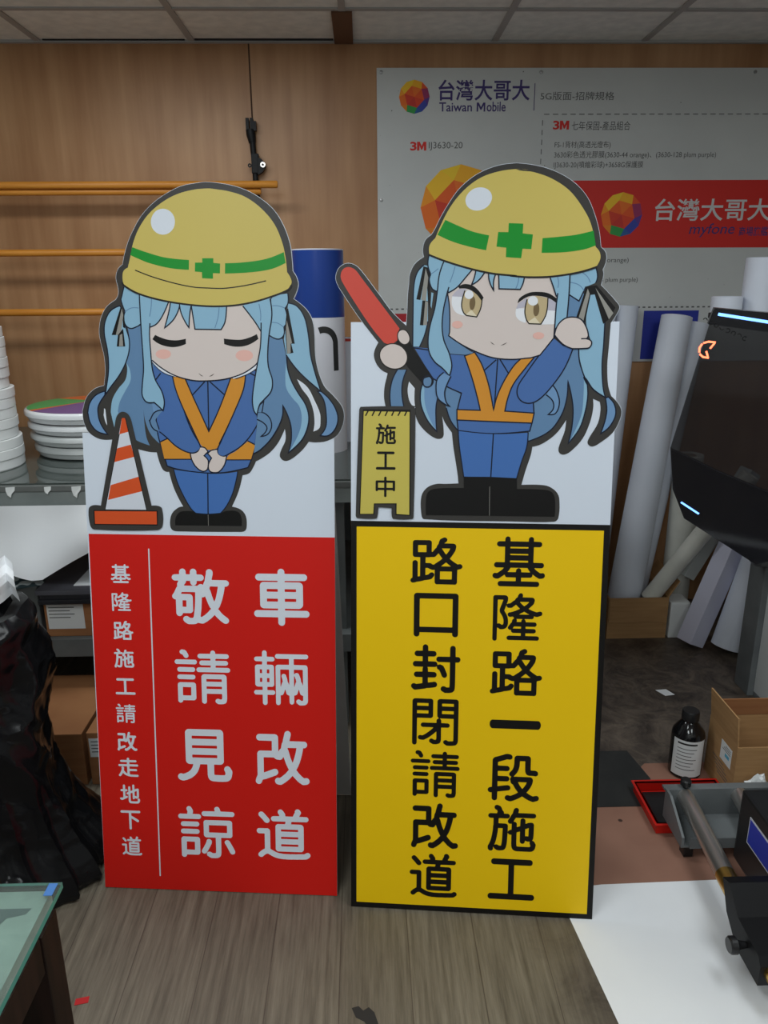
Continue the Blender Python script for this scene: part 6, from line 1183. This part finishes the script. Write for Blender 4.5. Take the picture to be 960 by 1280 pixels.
b = MB(); b.box((-hx-0.0012, -hy+0.040, 0.126), (-hx-0.0007, -hy+0.066, 0.137), mat('label_blue', srgb(90, 170, 200), 0.5))
for k in range(3): b.box((-hx-0.0012, -hy+0.034, 0.144+0.007*k), (-hx-0.0007, -hy+0.084-0.008*k, 0.146+0.007*k), ink_grey)
b.build('label_print', lb)
b = MB()
for k in range(5): b.box((-hx-0.0006, -hy+0.10-0.012*k-0.03, 0.090-0.010*k), (-hx, -hy+0.14-0.010*k, 0.0925-0.010*k), ink_grey)
b.build('printed_lines', t)
def crumple(name, label, cat, loc, s, m, seed):
    b = MB(); rnd = random.Random(seed); bmesh.ops.create_icosphere(b.bm, subdivisions=3, radius=1.0)
    for v in b.bm.verts:
        d = 1 + 0.25*math.sin(6*v.co.x + seed)*math.sin(5*v.co.z + seed*2) + rnd.uniform(-0.1, 0.1)
        v.co = Vector((v.co.x*s[0]*d, v.co.y*s[1]*d, max(-s[2], v.co.z*s[2]*d)))
    b.mi(m); tag(b.build(name, loc=(loc[0], loc[1], loc[2]+s[2])), label, cat)
crumple('plastic_bag', 'crumpled clear white plastic bag in front of the opened cardboard box', 'bag', (1.128, 1.874, 0.0008), (0.040, 0.020, 0.068), plastic_white, 4)
crumple('dark_cloth', 'bunched dark navy cloth right of the crumpled white plastic bag', 'cloth', (1.222, 1.872, 0.0008), (0.045, 0.020, 0.080), mat('navy_cloth', (0.012, 0.013, 0.035, 1), 0.8), 9)

def roll_holder():
    O = Vector((0.98, 1.62, 0.003))
    t = thing('roll_holder', 'grey metal roll holder with steel rods and a black clamp at the near right', 'machine', O)
    L = lambda *p: Vector(p) - O
    bx = lambda a, c, m, n, bev=0.002: (lambda b: b.box(L(*a), L(*c), m, bev=bev).build(n, t))(MB())
    b = MB(); m = grey_metal
    b.box(L(0.845, 1.825, 0.038), L(1.30, 1.832, 0.128), m); b.box(L(0.845, 1.700, 0.038), L(1.30, 1.825, 0.043), m)
    b.box(L(0.860, 1.695, 0.038), L(1.30, 1.700, 0.070), m); b.box(L(0.835, 1.832, 0.122), L(1.30, 1.850, 0.128), m)
    MY = Matrix(((0, 0, -1, 0), (1, 0, 0, 0), (0, 1, 0, 0), (0, 0, 0, 1)))
    b.region([[(1.700-O.y, 0.038-O.z), (1.832-O.y, 0.038-O.z), (1.832-O.y, 0.128-O.z), (1.800-O.y, 0.128-O.z), (1.700-O.y, 0.070-O.z)]], m, O.x-0.838, O.x-0.845, M=MY)
    b.build('channel', t)
    b = MB(); b.lathe([(0.005, 0.002), (0.006, 0.002), (0.006, 0), (0, 0)], black_pl, 14, Matrix.Translation(L(1.02, 1.6945, 0.045)) @ Matrix.Rotation(PI/2, 4, 'X')); b.build('bolt', t)
    for x in (0.862, 1.27):
        b = MB(); b.box(L(x-0.012, 1.705, 0.003), L(x+0.014, 1.735, 0.039), black_pl, bev=0.003); b.build('foot', t)
    b = MB(); b.tube([L(0.893, 1.825, 0.106), L(0.893, 1.815, 0.106), L(0.868, 1.440, 0.100), L(0.859, 1.300, 0.099)], 0.0235, steel, 32); b.build('rod', t)
    b = MB(); b.tube([L(0.8735, 1.532, 0.1015), L(0.8685, 1.448, 0.1002)], 0.0240, brass, 32); o = b.build('brass_sleeve', t); o['label'] = 'brass coloured sleeve at the rod end'
    b = MB(); b.tube([L(1.048, 1.825, 0.106), L(1.030, 1.640, 0.104)], 0.0235, steel, 32); b.build('rod', t)
    b = MB(); b.lathe([(0, 0.026), (0.012, 0.026), (0.015, 0.022), (0.015, 0.008), (0.008, 0.006), (0.006, -0.004)], black_pl, 20, Matrix.Translation(L(0.895, 1.834, 0.130))); b.build('knob', t)
    # black carriage on the rods with a blue plate
    b = MB(); b.box(L(0.948, 1.400, 0.060), L(1.30, 1.640, 0.265), black_pl, bev=0.008); car = b.build('carriage', t)
    b = MB(); b.box(L(0.9466, 1.470, 0.150), L(0.9480, 1.585, 0.225), mat('plate_rim', (0.6, 0.62, 0.66, 1), 0.4)); b.box(L(0.9458, 1.474, 0.1545), L(0.9468, 1.581, 0.2205), mat('plate_blue', srgb(40, 56, 172), 0.35)); pl = b.build('blue_plate', car); pl['label'] = 'blue plate with a pale rim'
    b = MB(); MX = Matrix(((0, 0, -1, 0), (1, 0, 0, 0), (0, 1, 0, 0), (0, 0, 0, 1)))
    b.region([[(1.262-O.y, 0.055-O.z), (1.360-O.y, 0.055-O.z), (1.420-O.y, 0.100-O.z), (1.455-O.y, 0.165-O.z), (1.425-O.y, 0.175-O.z), (1.370-O.y, 0.130-O.z), (1.275-O.y, 0.122-O.z), (1.262-O.y, 0.105-O.z)]], mat('clamp_black', (0.005, 0.005, 0.006, 1), 0.55, spec=0.3), O.x-0.826, O.x-0.95, M=MX); b.build('clamp', t)
    b = MB(); b.lathe([(0, 0.040), (0.016, 0.040), (0.019, 0.036), (0.019, 0.024), (0.012, 0.020), (0.009, 0.014), (0.007, 0.0)], black_pl, 24, Matrix.Translation(L(0.827, 1.325, 0.100)) @ Matrix.Rotation(-PI/2, 4, 'Y')); b.build('knob', t)
    b = MB(); b.tube([L(0.856, 1.262, 0.088), L(0.854, 1.225, 0.088)], 0.020, brass, 24); b.build('brass_end', t)
    b = MB(); b.box(L(0.960, 1.42, 0.003), L(1.0, 1.46, 0.061), black_pl); b.box(L(1.22, 1.42, 0.003), L(1.26, 1.46, 0.061), black_pl); b.build('foot', t)
roll_holder()
